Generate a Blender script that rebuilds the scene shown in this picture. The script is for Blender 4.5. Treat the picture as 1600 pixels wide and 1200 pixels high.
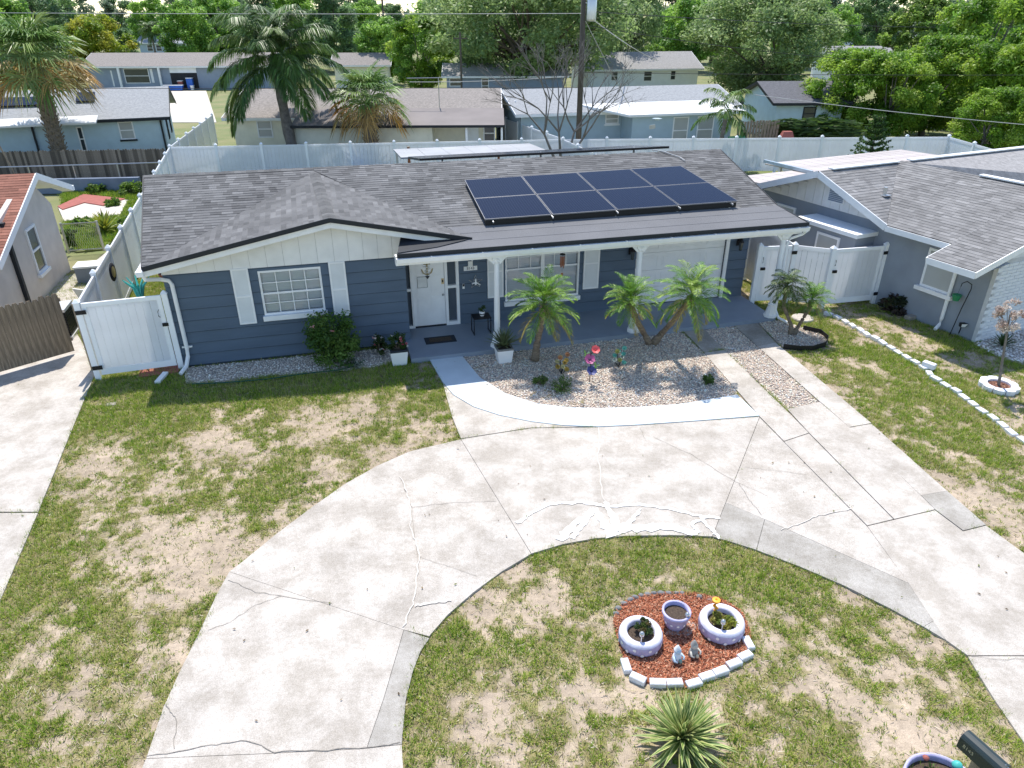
import bpy, math, random
import numpy as np
from mathutils import Vector, Matrix
for o in list(bpy.data.objects): bpy.data.objects.remove(o)
S = bpy.context.scene
COL = S.collection
# ---------------------------------------------------------------- camera
FPX, YH, CH = 1109.0, 20.0, 8.0          # focal length in photo pixels, horizon row, camera height
TH = math.atan((600 - YH) / FPX)
cam = bpy.data.cameras.new('camera'); camo = bpy.data.objects.new('camera', cam); COL.objects.link(camo)
cam.sensor_fit = 'HORIZONTAL'; cam.sensor_width = 36; cam.lens = 36 * FPX / 1600
cam.clip_start = .1; cam.clip_end = 3000
camo.location = (0, 0, CH); camo.rotation_euler = (math.pi / 2 - TH, 0, 0)
S.camera = camo
S.render.resolution_x = 1024; S.render.resolution_y = 768
# ---------------------------------------------------------------- light
SUNV = Vector((0.26, -1.45, -2.75)).normalized()      # direction the light travels
W = bpy.data.worlds.new('World'); S.world = W; W.use_nodes = True
nt = W.node_tree; bg = nt.nodes['Background']
sky = nt.nodes.new('ShaderNodeTexSky'); sky.sky_type = 'NISHITA'; sky.sun_disc = False
sky.sun_elevation = math.asin(-SUNV.z)
sky.sun_rotation = math.atan2(-SUNV.x, -SUNV.y)
sky.air_density = 1.0; sky.dust_density = .35; sky.ozone_density = 1.5
nt.links.new(sky.outputs[0], bg.inputs[0]); bg.inputs[1].default_value = 0.15
sun = bpy.data.lights.new('sun', 'SUN'); suno = bpy.data.objects.new('sun', sun); COL.objects.link(suno)
sun.energy = 3.8; sun.angle = math.radians(.53); sun.color = (1, .95, .875)
suno.rotation_euler = SUNV.to_track_quat('-Z', 'Y').to_euler(); suno.location = (-5, 30, 40)
vs = S.view_settings; vs.view_transform = 'Standard'; vs.look = 'None'; vs.gamma = 1; vs.exposure = 0.72
vs.use_curve_mapping = False
# ---------------------------------------------------------------- helpers
rng = np.random.default_rng(7); random.seed(7)
def ray(x, y):
    c, s = math.cos(TH), math.sin(TH); dx = (x - 800) / FPX; dy = (y - 600) / FPX
    return Vector((dx, c - dy * s, -s - dy * c))
def G(x, y, z=0.0):                      # place seen at a photo pixel, at height z
    r = ray(x, y); t = (z - CH) / r.z; return Vector((0, 0, CH)) + r * t
def AY(x, y, Y):                         # place seen at a photo pixel, at distance Y
    r = ray(x, y); return Vector((0, 0, CH)) + r * (Y / r.y)
def thing(name, label, cat, loc=(0, 0, 0), rz=0, group=None):
    o = bpy.data.objects.new(name, None); COL.objects.link(o); o.empty_display_size = .2
    o.location = loc; o.rotation_euler = (0, 0, rz); return tag(o, label, cat, group)
def tag(o, label, cat, group=None, kind=None):
    if label: o['label'] = label
    if cat: o['category'] = cat
    if group: o['group'] = group
    if kind: o['kind'] = kind
    return o
def link(name, me, parent=None, kind=None):
    o = bpy.data.objects.new(name, me); COL.objects.link(o)
    if parent is not None: o.parent = parent
    if kind: o['kind'] = kind
    return o
def copy_tree(o, parent=None):
    c = o.copy(); COL.objects.link(c); c.parent = parent
    for ch in o.children: copy_tree(ch, c)
    return c
def shade(me):
    me.polygons.foreach_set('use_smooth', [True] * len(me.polygons)); 
class MB:
    def __init__(s): s.v = []; s.f = []; s.c = []; s.hc = False
    def poly(s, pts, col=None):
        b = len(s.v); s.v += [tuple(p) for p in pts]; s.f.append(tuple(range(b, b + len(pts))))
        s.c.append(col or (1, 1, 1)); s.hc |= col is not None; return s
    def hexa(s, p, col=None):            # p: 4 bottom ccw, 4 top ccw
        b = len(s.v); s.v += [tuple(q) for q in p]
        for f in ((3, 2, 1, 0), (4, 5, 6, 7), (0, 1, 5, 4), (1, 2, 6, 5), (2, 3, 7, 6), (3, 0, 4, 7)):
            s.f.append(tuple(b + i for i in f)); s.c.append(col or (1, 1, 1))
        s.hc |= col is not None; return s
    def box(s, x0, x1, y0, y1, z0, z1, col=None):
        return s.hexa([(x0, y0, z0), (x1, y0, z0), (x1, y1, z0), (x0, y1, z0), (x0, y0, z1), (x1, y0, z1), (x1, y1, z1), (x0, y1, z1)], col)
    def obox(s, c, ax, ay, az, col=None):  # centre and half axes
        c, ax, ay, az = Vector(c), Vector(ax), Vector(ay), Vector(az)
        return s.hexa([c - ax - ay - az, c + ax - ay - az, c + ax + ay - az, c - ax + ay - az, c - ax - ay + az, c + ax - ay + az, c + ax + ay + az, c - ax + ay + az], col)
    def beam(s, p, q, w, h, up=(0, 0, 1), col=None):  # bar from p to q, width w, height h
        p, q = Vector(p), Vector(q); d = (q - p); u = Vector(up); sd = d.cross(u)
        if sd.length < 1e-6: sd = d.cross(Vector((1, 0, 0)))
        sd.normalize(); u = sd.cross(d).normalized()
        return s.obox((p + q) / 2, d / 2, sd * w / 2, u * h / 2, col)
    def prism(s, pts, z0, z1, col=None):
        a = sum(pts[i][0] * pts[(i + 1) % len(pts)][1] - pts[(i + 1) % len(pts)][0] * pts[i][1] for i in range(len(pts)))
        if a < 0: pts = pts[::-1]
        n = len(pts); b = len(s.v)
        s.v += [(p[0], p[1], z0) for p in pts] + [(p[0], p[1], z1) for p in pts]
        fs = [tuple(b + i for i in range(n - 1, -1, -1)), tuple(b + n + i for i in range(n))] + [(b + i, b + (i + 1) % n, b + n + (i + 1) % n, b + n + i) for i in range(n)]
        s.f += fs; s.c += [col or (1, 1, 1)] * len(fs); s.hc |= col is not None; return s
    def tube(s, pts, r, n=8, cap=True, col=None):
        pts = [Vector(p) for p in pts]; m = len(pts); rs = r if isinstance(r, (list, tuple)) else [r] * m
        b = len(s.v); ref = Vector((0, 0, 1)); 
        for i, p in enumerate(pts):
            d = (pts[min(i + 1, m - 1)] - pts[max(i - 1, 0)]).normalized()
            rr = ref if abs(d.dot(ref)) < .95 else Vector((1, 0, 0))
            a = d.cross(rr).normalized(); c = d.cross(a)
            for k in range(n):
                t = 2 * math.pi * k / n; s.v.append(tuple(p + (a * math.cos(t) + c * math.sin(t)) * rs[i]))
        for i in range(m - 1):
            for k in range(n):
                s.f.append((b + i * n + k, b + i * n + (k + 1) % n, b + (i + 1) * n + (k + 1) % n, b + (i + 1) * n + k)); s.c.append(col or (1, 1, 1))
        if cap:
            s.f.append(tuple(b + k for k in range(n - 1, -1, -1))); s.f.append(tuple(b + (m - 1) * n + k for k in range(n))); s.c += [col or (1, 1, 1)] * 2
        s.hc |= col is not None; return s
    def lathe(s, prof, c=(0, 0, 0), n=16, col=None, sy=1.0):
        b = len(s.v); m = len(prof)
        for r, z in prof:
            for k in range(n):
                t = 2 * math.pi * k / n; s.v.append((c[0] + r * math.cos(t), c[1] + r * sy * math.sin(t), c[2] + z))
        for i in range(m - 1):
            for k in range(n):
                s.f.append((b + i * n + k, b + i * n + (k + 1) % n, b + (i + 1) * n + (k + 1) % n, b + (i + 1) * n + k)); s.c.append(col or (1, 1, 1))
        s.hc |= col is not None; return s
    def mesh(s, name, mat, smooth=False):
        me = bpy.data.meshes.new(name); me.from_pydata(s.v, [], s.f)
        if s.hc:
            at = me.attributes.new('Col', 'FLOAT_COLOR', 'FACE')
            a = np.ones((len(s.f), 4), np.float32); a[:, :3] = np.array(s.c); at.data.foreach_set('color', a.ravel())
        if mat is not None: me.materials.append(M[mat] if isinstance(mat, str) else mat)
        if smooth: shade(me)
        me.update(); return me
    def build(s, name, mat, parent=None, smooth=False, kind=None):
        return link(name, s.mesh(name, mat, smooth), parent, kind)
def npmesh(name, v, f, mat, col=None, smooth=False):
    me = bpy.data.meshes.new(name); v = np.asarray(v, np.float32); f = np.asarray(f, np.int32); k = f.shape[1]
    me.vertices.add(len(v)); me.vertices.foreach_set('co', v.ravel())
    me.loops.add(f.size); me.loops.foreach_set('vertex_index', f.ravel())
    me.polygons.add(len(f)); me.polygons.foreach_set('loop_start', np.arange(0, f.size, k, dtype=np.int32))
    if col is not None:
        at = me.attributes.new('Col', 'FLOAT_COLOR', 'FACE'); a = np.ones((len(f), 4), np.float32); a[:, :3] = col; at.data.foreach_set('color', a.ravel())
    me.materials.append(M[mat]); me.update(calc_edges=True); me.validate()
    if smooth: shade(me)
    return me
def inpoly(x, y, poly):
    r = np.zeros(x.shape, bool); n = len(poly)
    for i in range(n):
        x0, y0 = poly[i][0], poly[i][1]; x1, y1 = poly[(i + 1) % n][0], poly[(i + 1) % n][1]
        if y0 == y1: continue
        c = ((y0 > y) != (y1 > y)) & (x < (x1 - x0) * (y - y0) / (y1 - y0) + x0); r ^= c
    return r
_lat = rng.random((256, 256))
def vnoise(x, y, sc, o=0):
    ca, sa = math.cos(o * .77 + .4), math.sin(o * .77 + .4); x, y = (x * ca - y * sa) / sc + o * 17.3 + 100, (x * sa + y * ca) / sc + o * 9.1 + 100; i = np.floor(x).astype(int); j = np.floor(y).astype(int); fx = x - i; fy = y - j
    fx = fx * fx * (3 - 2 * fx); fy = fy * fy * (3 - 2 * fy); L = lambda a, b: _lat[a % 256, b % 256]
    return (L(i, j) * (1 - fx) + L(i + 1, j) * fx) * (1 - fy) + (L(i, j + 1) * (1 - fx) + L(i + 1, j + 1) * fx) * fy
# ---------------------------------------------------------------- materials
M = {}
def mk(name, col, rough=.75, var=.12, scale=4., bump=0., bscale=40., metal=0., attr=False, spec=.3, transl=0., col2=None, stretch=None, fine=0.):
    m = bpy.data.materials.new(name); m.use_nodes = True; t = m.node_tree; N = t.nodes; L = t.links
    b = N['Principled BSDF']; b.inputs['Roughness'].default_value = rough; b.inputs['Metallic'].default_value = metal
    b.inputs['Specular IOR Level'].default_value = spec
    tc = N.new('ShaderNodeTexCoord'); src = tc.outputs['Object']
    if stretch:
        mp = N.new('ShaderNodeMapping'); mp.inputs['Scale'].default_value = stretch; L.new(src, mp.inputs[0]); src = mp.outputs[0]
    nz = N.new('ShaderNodeTexNoise'); nz.inputs['Scale'].default_value = scale; nz.inputs['Detail'].default_value = 6; L.new(src, nz.inputs['Vector'])
    rp = N.new('ShaderNodeValToRGB'); L.new(nz.outputs['Fac'], rp.inputs[0])
    c = Vector(col); a = c * (1 - var) if col2 is None else Vector(col2); d = c * (1 + var) if col2 is None else c
    rp.color_ramp.elements[0].position = .32; rp.color_ramp.elements[1].position = .68
    rp.color_ramp.elements[0].color = (*a, 1); rp.color_ramp.elements[1].color = (*d, 1)
    out = rp.outputs[0]
    if fine:
        n2 = N.new('ShaderNodeTexNoise'); n2.inputs['Scale'].default_value = 90; n2.inputs['Detail'].default_value = 3; L.new(src, n2.inputs['Vector'])
        mr = N.new('ShaderNodeMapRange'); mr.inputs[1].default_value = .3; mr.inputs[2].default_value = .7; mr.inputs[3].default_value = 1 - fine; mr.inputs[4].default_value = 1 + fine; L.new(n2.outputs['Fac'], mr.inputs[0])
        mx = N.new('ShaderNodeMix'); mx.data_type = 'RGBA'; mx.blend_type = 'MULTIPLY'; mx.inputs[0].default_value = 1
        L.new(out, mx.inputs[6]); L.new(mr.outputs[0], mx.inputs[7]); out = mx.outputs[2]
    if attr:
        at = N.new('ShaderNodeAttribute'); at.attribute_name = 'Col'
        mx = N.new('ShaderNodeMix'); mx.data_type = 'RGBA'; mx.blend_type = 'MULTIPLY'; mx.inputs[0].default_value = 1
        L.new(out, mx.inputs[6]); L.new(at.outputs['Color'], mx.inputs[7]); out = mx.outputs[2]
    L.new(out, b.inputs['Base Color'])
    if bump:
        n3 = N.new('ShaderNodeTexNoise'); n3.inputs['Scale'].default_value = bscale; n3.inputs['Detail'].default_value = 4; L.new(src, n3.inputs['Vector'])
        bp = N.new('ShaderNodeBump'); bp.inputs['Strength'].default_value = bump; bp.inputs['Distance'].default_value = .02
        L.new(n3.outputs['Fac'], bp.inputs['Height']); L.new(bp.outputs[0], b.inputs['Normal'])
    if transl:
        tr = N.new('ShaderNodeBsdfTranslucent'); L.new(out, tr.inputs[0]); ms = N.new('ShaderNodeMixShader'); ms.inputs[0].default_value = transl
        L.new(b.outputs[0], ms.inputs[1]); L.new(tr.outputs[0], ms.inputs[2]); L.new(ms.outputs[0], N['Material Output'].inputs[0])
    M[name] = m; return m
def mk_glass(name, tint=(.9, .95, 1)):
    m = bpy.data.materials.new(name); m.use_nodes = True; t = m.node_tree; N = t.nodes; L = t.links; N.remove(N['Principled BSDF'])
    tr = N.new('ShaderNodeBsdfTransparent'); tr.inputs[0].default_value = (*tint, 1); gl = N.new('ShaderNodeBsdfGlossy'); gl.inputs['Roughness'].default_value = .03
    fr = N.new('ShaderNodeFresnel'); fr.inputs[0].default_value = 1.7; ms = N.new('ShaderNodeMixShader')
    L.new(fr.outputs[0], ms.inputs[0]); L.new(tr.outputs[0], ms.inputs[1]); L.new(gl.outputs[0], ms.inputs[2]); L.new(ms.outputs[0], N['Material Output'].inputs[0]); M[name] = m
mk('ground', (.13, .17, .055), .95, scale=.35, col2=(.24, .22, .11), fine=.3)
mk('lawn', (1, 1, 1), .97, .12, 9, attr=True, bump=.5, bscale=35, fine=.25)
mk('blade', (1, 1, 1), .7, .1, 3, attr=True, transl=.3, spec=.2)
def mk_concrete(name, col, dark=.8):
    m = mk(name, col, .88, 0, .9, bump=.25, bscale=60, fine=.14, col2=tuple(c * dark for c in col), spec=.2); t = m.node_tree; N = t.nodes; L = t.links; b = N['Principled BSDF']
    src = b.inputs['Base Color'].links[0].from_socket; tc = N.new('ShaderNodeTexCoord')
    for sc, lo, hi, p0, p1, tint in ((1.6, .80, 1.03, .40, .58, (.99, .97, .94)), (13, .90, 1.03, .36, .60, (1, .99, .97)), (45, .90, 1.05, .36, .62, (1, 1, .99)), (170, .74, 1.12, .3, .66, (1, 1, 1))):
        nz = N.new('ShaderNodeTexNoise'); nz.inputs['Scale'].default_value = sc; nz.inputs['Detail'].default_value = 7; nz.inputs['Roughness'].default_value = .65; L.new(tc.outputs['Object'], nz.inputs['Vector'])
        r = N.new('ShaderNodeValToRGB'); r.color_ramp.elements[0].position = p0; r.color_ramp.elements[1].position = p1; r.color_ramp.elements[0].color = (lo * tint[0], lo * tint[1], lo * tint[2], 1); r.color_ramp.elements[1].color = (hi, hi, hi, 1); L.new(nz.outputs['Fac'], r.inputs[0])
        mx = N.new('ShaderNodeMix'); mx.data_type = 'RGBA'; mx.blend_type = 'MULTIPLY'; mx.inputs[0].default_value = 1; L.new(src, mx.inputs[6]); L.new(r.outputs[0], mx.inputs[7]); src = mx.outputs[2]
    L.new(src, b.inputs['Base Color'])
mk_concrete('concrete', (.575, .53, .48), .85); mk_concrete('concrete_new', (.435, .41, .375), .9); mk_concrete('concrete_old_and_shaded', (.46, .42, .37), .78); mk('groove', (.40, .39, .37), .9)
mk('paint_walk', (.55, .61, .65), .7, .05, 2, bump=.12, bscale=70, fine=.05)
mk('paint_porch', (.24, .28, .335), .6, .05, 2, bump=.1, bscale=70, fine=.05)
mk('crack', (.22, .2, .175), .95, .3, 20); mk('patio_grey', (.33, .335, .345), .6, .1, 1); mk('filler', (.80, .785, .76), .8, .06, 8, fine=.06); mk('filler_thin', (.55, .51, .46), .85, .08, 8, fine=.06)
mk('pebble', (1, 1, 1), .7, .1, 30, attr=True); mk('gravel_bed', (.48, .42, .37), .95, .2, 40, bump=.6, bscale=60)
mk('siding', (.092, .13, .182), .6, .09, .8, bump=.06, bscale=90, spec=.3, stretch=(1, 1, 6)); mk('siding_dark', (.075, .095, .12), .65, .05, 3)
mk('white', (.84, .84, .84), .5, .04, 3, spec=.4); mk('white_old', (.82, .81, .79), .65, .06, 2.5, fine=.05); mk('vinyl', (.88, .895, .92), .35, .03, 1.5, spec=.45); mk('vinyl_panel', (.88, .895, .92), .4, .04, 1.2, spec=.4, transl=.36)
mk('shutter', (.70, .72, .73), .55, .04, 3); mk('blind', (.85, .85, .84), .7, .06, 5, stretch=(.3, .3, 12)); mk('interior', (.035, .035, .04), .9)
mk_glass('glass'); mk('black', (.012, .012, .014), .45, .1, 4); mk('black_iron', (.02, .02, .022), .5, .2, 15, metal=.3)
mk('dark_trim', (.022, .025, .03), .6, .1, 4); mk('shingle', (.152, .151, .150), .95, .17, .6, attr=True, bump=.5, bscale=120, fine=.2, spec=.15)
mk('shingle_right', (.225, .22, .215), .95, .12, .9, attr=True, bump=.5, bscale=120, fine=.2, spec=.15)
mk('shingle_red', (.27, .125, .09), .95, .12, 1.2, attr=True, bump=.5, bscale=120, fine=.2, spec=.15)
mk('rolled', (.17, .171, .178), .92, .08, .8, bump=.4, bscale=150, fine=.15, spec=.15); mk('shaded_membrane', (.018, .022, .03), .7, .2, 3)
mk('steel', (.55, .55, .55), .35, .08, 6, metal=.9); mk('alu', (.66, .67, .68), .4, .05, 6, metal=.7); mk('brass', (.55, .45, .27), .4, .1, 8, metal=.8)
mk('stucco_beige', (.62, .55, .49), .9, .07, 2, bump=.3, bscale=60); mk('stucco_cream', (.82, .78, .64), .9, .06, 2); mk('wall_blue', (.50, .62, .69), .85, .05, 2)
mk('wall_ltblue', (.41, .51, .58), .85, .05, 2); mk('wall_grey', (.29, .34, .42), .85, .05, 2); mk('wall_pale', (.86, .88, .9), .85, .05, 2); mk('wall_rh', (.27, .30, .345), .85, .08, 1.5, bump=.25, bscale=50)
mk('brick_white', (.72, .73, .75), .8, .06, 6, bump=.2, bscale=60); mk('mortar', (.55, .56, .58), .9)
mk('roof_far_grey', (.30, .29, .285), .95, .18, 7, fine=.3); mk('roof_far_pale', (.30, .31, .32), .95, .14, 7, fine=.3); mk('roof_far_dark', (.115, .115, .125), .95, .2, 7, fine=.3)
mk('roof_far_brown', (.25, .225, .205), .95, .2, 7, fine=.3); mk('roof_white', (.80, .80, .79), .6, .05, 1); mk('roof_flat', (.225, .20, .19), .9, .1, .7)
mk('metal_roof', (.46, .41, .385), .6, .15, .5, stretch=(.3, 4, 1)); mk('wood', (.25, .20, .145), .9, .3, 3, stretch=(6, 6, .6), bump=.3, fine=.15); mk('wood_far', (.17, .145, .12), .95, .3, 5, stretch=(6, 6, .6), attr=True)
mk('wood_gate', (.23, .18, .125), .9, .38, 2.2, stretch=(9, .7, 9), bump=.3, fine=.12); mk('wood_pole', (.10, .085, .07), .9, .25, 4, stretch=(6, 6, .4)); mk('bark', (.13, .105, .08), .95, .3, 6, bump=.6, bscale=14); mk('bark_grey', (.19, .17, .155), .95, .25, 6, bump=.5, bscale=14)
mk('palm_trunk', (.21, .165, .12), .95, .35, 9, bump=.7, bscale=25, stretch=(1, 1, 3)); mk('boot', (.27, .215, .155), .95, .3, 8)
mk('leaf', (1, 1, 1), .5, .12, 2, attr=True, transl=.5, spec=.35); mk('frond', (1, 1, 1), .45, .1, 3, attr=True, transl=.28, spec=.35)
mk('mulch', (1, 1, 1), .9, .2, 30, attr=True); mk('mulch_bed', (.21, .08, .045), .95, .3, 25, bump=.6)
mk('lavender', (.43, .41, .61), .6, .16, 9, fine=.08); mk('lavender_pale', (.66, .645, .76), .6, .14, 9, fine=.08); mk('block_white', (.75, .75, .78), .75, .09, 9, bump=.25, bscale=60); mk('stone_grey', (.20, .20, .20), .85, .3, 8)
mk('soil', (.075, .055, .04), .98, .4, 40, bump=.8); mk('orange', (.85, .38, .03), .5); mk('teal', (.07, .42, .38), .4); mk('blue_plastic', (.03, .13, .5), .4); mk('red_paint', (.34, .11, .09), .8, .12, 5); mk('rubber', (.03, .035, .045), .9, .3, 30)
mk('col', (1, 1, 1), .5, .06, 5, attr=True); mk('green_paint', (.03, .22, .10), .5); mk('mailbox', (.018, .030, .032), .38, .15, 6, spec=.5); mk('ink', (.05, .05, .055), .6); mk('mail_ink', (.40, .36, .24), .6)
mk('paper', (.72, .72, .70), .7); mk('cable', (.03, .03, .032), .6); mk('cable_pale', (.42, .42, .42), .6); mk('chrome_blue', (.42, .50, .56), .35, metal=.3)
mk('lowwall', (.20, .24, .32), .85, .1, 2); mk('pad', (.55, .50, .44), .9, .1, 2); mk('terracotta', (.34, .13, .07), .8); mk('plastic_white', (.80, .79, .75), .4); mk('hose', (.02, .09, .055), .5)
def mk_pv():
    m = mk('pv', (.012, .018, .042), .2, .06, 2, spec=.1); t = m.node_tree; N = t.nodes; L = t.links; b = N['Principled BSDF']
    at = N.new('ShaderNodeTexCoord'); mp = N.new('ShaderNodeMapping'); mp.inputs['Scale'].default_value = (1, 1, 1); L.new(at.outputs['UV'], mp.inputs[0])
    w = N.new('ShaderNodeTexWave'); w.wave_type = 'BANDS'; w.bands_direction = 'X'; w.inputs['Scale'].default_value = 7.5; L.new(mp.outputs[0], w.inputs['Vector'])
    r = N.new('ShaderNodeValToRGB'); r.color_ramp.elements[0].position = .93; r.color_ramp.elements[1].position = 1.; r.color_ramp.elements[0].color = (.008, .013, .033, 1); r.color_ramp.elements[1].color = (.026, .034, .06, 1)
    L.new(w.outputs['Fac'], r.inputs[0]); L.new(r.outputs[0], b.inputs['Base Color'])
mk_pv(); mk('frame_grey', (.22, .225, .24), .45, .05, 6, metal=.5)
# ---------------------------------------------------------------- ground and paving
def struct(o): o['kind'] = 'structure'; return o
struct(MB().poly([(-900, -60, -.09), (900, -60, -.09), (900, 1500, -.09), (-900, 1500, -.09)]).build('ground', 'ground'))
def GP(pts, z=0): return [G(x, y, z) for x, y in pts]
def inset(P, d):
    P = [Vector((p[0], p[1])) for p in P]; a = sum(P[i].x * P[(i + 1) % len(P)].y - P[(i + 1) % len(P)].x * P[i].y for i in range(len(P)))
    if a < 0: P = P[::-1]
    out = []; n = len(P)
    for i in range(n):
        e0 = (P[i] - P[i - 1]); e1 = (P[(i + 1) % n] - P[i])
        if e0.length < 1e-6 or e1.length < 1e-6: continue
        e0.normalize(); e1.normalize(); n0 = Vector((-e0.y, e0.x)); n1 = Vector((-e1.y, e1.x)); b = n0 + n1
        out.append(P[i] + b * d * min(2.0, 2 / max(.2, b.length_squared)))
    return out
arc_out = [(720, 686), (640, 705), (590, 727), (540, 755), (490, 790), (430, 835), (385, 872), (358, 893)]
arc_low = [(358, 893), (340, 925), (310, 990), (280, 1050), (255, 1105), (228, 1185)]
arc_in_a = [(628, 1163), (634, 1095), (645, 1050), (657, 1018), (672, 992)]
arc_in_b = [(672, 992), (700, 960), (740, 925), (785, 892), (830, 865)]
arc_in_c = [(830, 865), (880, 850), (930, 841), (980, 837), (1050, 836), (1113, 838)]
arc_in_d = [(1113, 838), (1147, 848), (1182, 859)]
arc_in_e = [(1182, 859), (1250, 885), (1320, 915), (1390, 950), (1443, 979)]
L3 = [(1182, 502), (1210, 532), (1339, 640), (1362, 661), (1480, 767), (1541, 820), (1600, 864), (1700, 940)]
paint_in = [(722, 556), (750, 590), (790, 615), (840, 631), (890, 637), (940, 638), (1000, 636), (1060, 632), (1152, 617)]
paint_out = [(1187, 650), (1100, 657), (1000, 664), (935, 667), (880, 665), (830, 659), (780, 649), (740, 636), (708, 617), (692, 598), (668, 557)]
slabs = [
    ('concrete', arc_low + [(400, 1178), (520, 1172), (573, 1169), (600, 1090), (631, 984)]),
    ('concrete', [(228, 1185), (400, 1178), (520, 1172), (573, 1169), (628, 1163), (632, 1230), (655, 1400), (60, 1400), (205, 1235)]),
    ('concrete_new', [(631, 984), (671, 997)] + arc_in_a[::-1][1:] + [(573, 1169), (600, 1090)]),
    ('concrete', arc_out + [(631, 984), (671, 994)] + arc_in_b + []),
    ('concrete', [(720, 686), (830, 865)] + arc_in_c[1:] + [(1187, 651), (1100, 657.5), (1000, 664.5), (935, 667.5), (830, 669)]),
    ('concrete', [(692, 598), (708, 617), (740, 636), (780, 649), (830, 659), (880, 665), (905, 667), (830, 668), (720, 685), (706, 650)]),
    ('concrete', [(1187, 652), (1355, 822), (1420, 911), (1195, 811), (1134, 785)]),
    ('concrete_new', [(1134, 785), (1195, 811), (1182, 859), (1147, 848), (1113, 838)]),
    ('concrete_new', [(1195, 811), (1420, 911), (1460, 969), (1443, 979)] + arc_in_e[::-1][1:]),
    ('concrete_new', [(1460, 969), (1478, 1000), (1443, 979)]),
    ('concrete_old_and_shaded', [(1067, 516), (1100, 514), (1130, 545), (1100, 550)]),  # darker concrete paints the porch shadow on the left strip
    ('concrete', [(1100, 551), (1131, 546), (1228, 640), (1264, 676), (1225, 689), (1188, 651.5), (1152, 610)]),
    ('concrete', [(1225, 690), (1264, 677), (1396, 811), (1355, 821)]),
    ('concrete', [(1230, 639), (1281, 628), (1327, 667), (1439, 774), (1461, 796), (1397, 811), (1264, 676)]),
    ('concrete_old_and_shaded', [(1145, 506), (1182, 502), (1212, 535), (1184, 541)]),  # porch shadow put into the colour of the right strip too
    ('concrete', [(1184, 541), (1212, 535), (1362, 661), (1327, 667), (1281, 627)]),
    ('concrete', [(1327, 668), (1362, 662), (1480, 767), (1439, 774)]),
    ('concrete_new', [(1439, 774), (1480, 767), (1541, 820), (1505, 829), (1461, 796)]),
    ('concrete', [(1355, 822), (1461, 797), (1505, 830), (1541, 821), (1600, 864), (1720, 950), (1800, 1024), (1512, 1024), (1478, 1000), (1420, 912)]),
    ('concrete', [(1512, 1025), (1800, 1025), (2100, 1250), (1730, 1330), (1660, 1230), (1600, 1160), (1555, 1095), (1530, 1055)]),
]
drive = struct(bpy.data.objects.new('driveway', None)); COL.objects.link(drive)
HARD = []
for m, p in slabs:
    w = GP(p); HARD.append(w); q = inset(w, .0035)
    MB().prism([(v.x, v.y) for v in q], -.14, random.uniform(-.004, .002)).build('concrete_slab', m, drive)
w = GP(paint_in + paint_out); HARD.append(w)
walk = struct(MB().prism([(v.x, v.y) for v in inset(w, .006)], -.12, .012).build('painted_walkway', 'paint_walk'))
def ribbon(mb, pts, wd, z=.0075, jit=.0, taper=False, sub=6):
    P = []
    for a, b in zip(pts[:-1], pts[1:]):
        for k in range(sub): P.append(G(a[0] + (b[0] - a[0]) * k / sub, a[1] + (b[1] - a[1]) * k / sub))
    P.append(G(*pts[-1])); n = len(P); L = []; R = []
    for i in range(n):
        d = (P[min(i + 1, n - 1)] - P[max(i - 1, 0)]).normalized(); s = Vector((-d.y, d.x, 0))
        j = random.uniform(-1, 1) * jit; f = wd[0] + (wd[1] - wd[0]) * i / (n - 1) if isinstance(wd, tuple) else wd
        f *= random.uniform(.7, 1.3); c = P[i] + s * j; L.append(c + s * f / 2); R.append(c - s * f / 2)
    for i in range(n - 1):
        mb.poly([(R[i].x, R[i].y, z), (R[i + 1].x, R[i + 1].y, z), (L[i + 1].x, L[i + 1].y, z), (L[i].x, L[i].y, z)])
    return mb
mb = MB(); mb.k = 0
for pts, wd in (([(228, 1183), (330, 1164), (385, 1157), (430, 1175), (500, 1173), (573, 1167), (625, 1161)], .02), ([(357, 906), (400, 925), (440, 932), (520, 942)], .014), ([(440, 932), (400, 945), (360, 972), (325, 985)], .012),
        ([(258, 1103), (275, 1120), (272, 1170)], .016), ([(643, 793), (700, 786), (775, 783)], .012), ([(628, 752), (643, 793), (650, 850), (655, 890)], .012), ([(655, 870), (700, 885), (745, 900)], .008),
        ([(1020, 683), (1080, 710), (1140, 748), (1200, 775)], .011), ([(1000, 668), (1010, 690)], .008), ([(1163, 730), (1230, 737), (1260, 742)], .01), ([(1155, 755), (1170, 780), (1190, 805)], .012), ([(1512, 1024), (1560, 1030), (1640, 1030)], .01)):
    ribbon(mb, pts, wd * .5, .0052 + .0003 * mb.k, .014); mb.k += 1
mb.build('crack', 'crack', drive)
mb = MB(); mb.k = 0
for pts, wd in (([(808, 818), (830, 800), (860, 788), (910, 785), (945, 791), (1000, 789), (1050, 796), (1090, 806), (1125, 810)], .07), ([(875, 845), (890, 825), (915, 808), (930, 795)], (.16, .08)), ([(895, 842), (910, 818), (928, 796)], (.1, .1)),
        ([(928, 795), (945, 820), (960, 838)], (.1, .26)), ([(945, 785), (957, 805), (968, 834)], (.07, .2)), ([(960, 825), (1000, 826), (1045, 824), (1090, 834)], (.22, .12)), ([(1092, 833), (1080, 820), (1110, 806)], .06), ([(975, 822), (990, 812), (1000, 795)], (.12, .04)), ([(1095, 808), (1113, 830), (1125, 842)], .06)):
    ribbon(mb, pts, wd, .0100 + .0004 * mb.k, .025); mb.k += 1
mb.build('crack_filler', 'filler', drive)
mb = MB(); mb.k = 0
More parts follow.
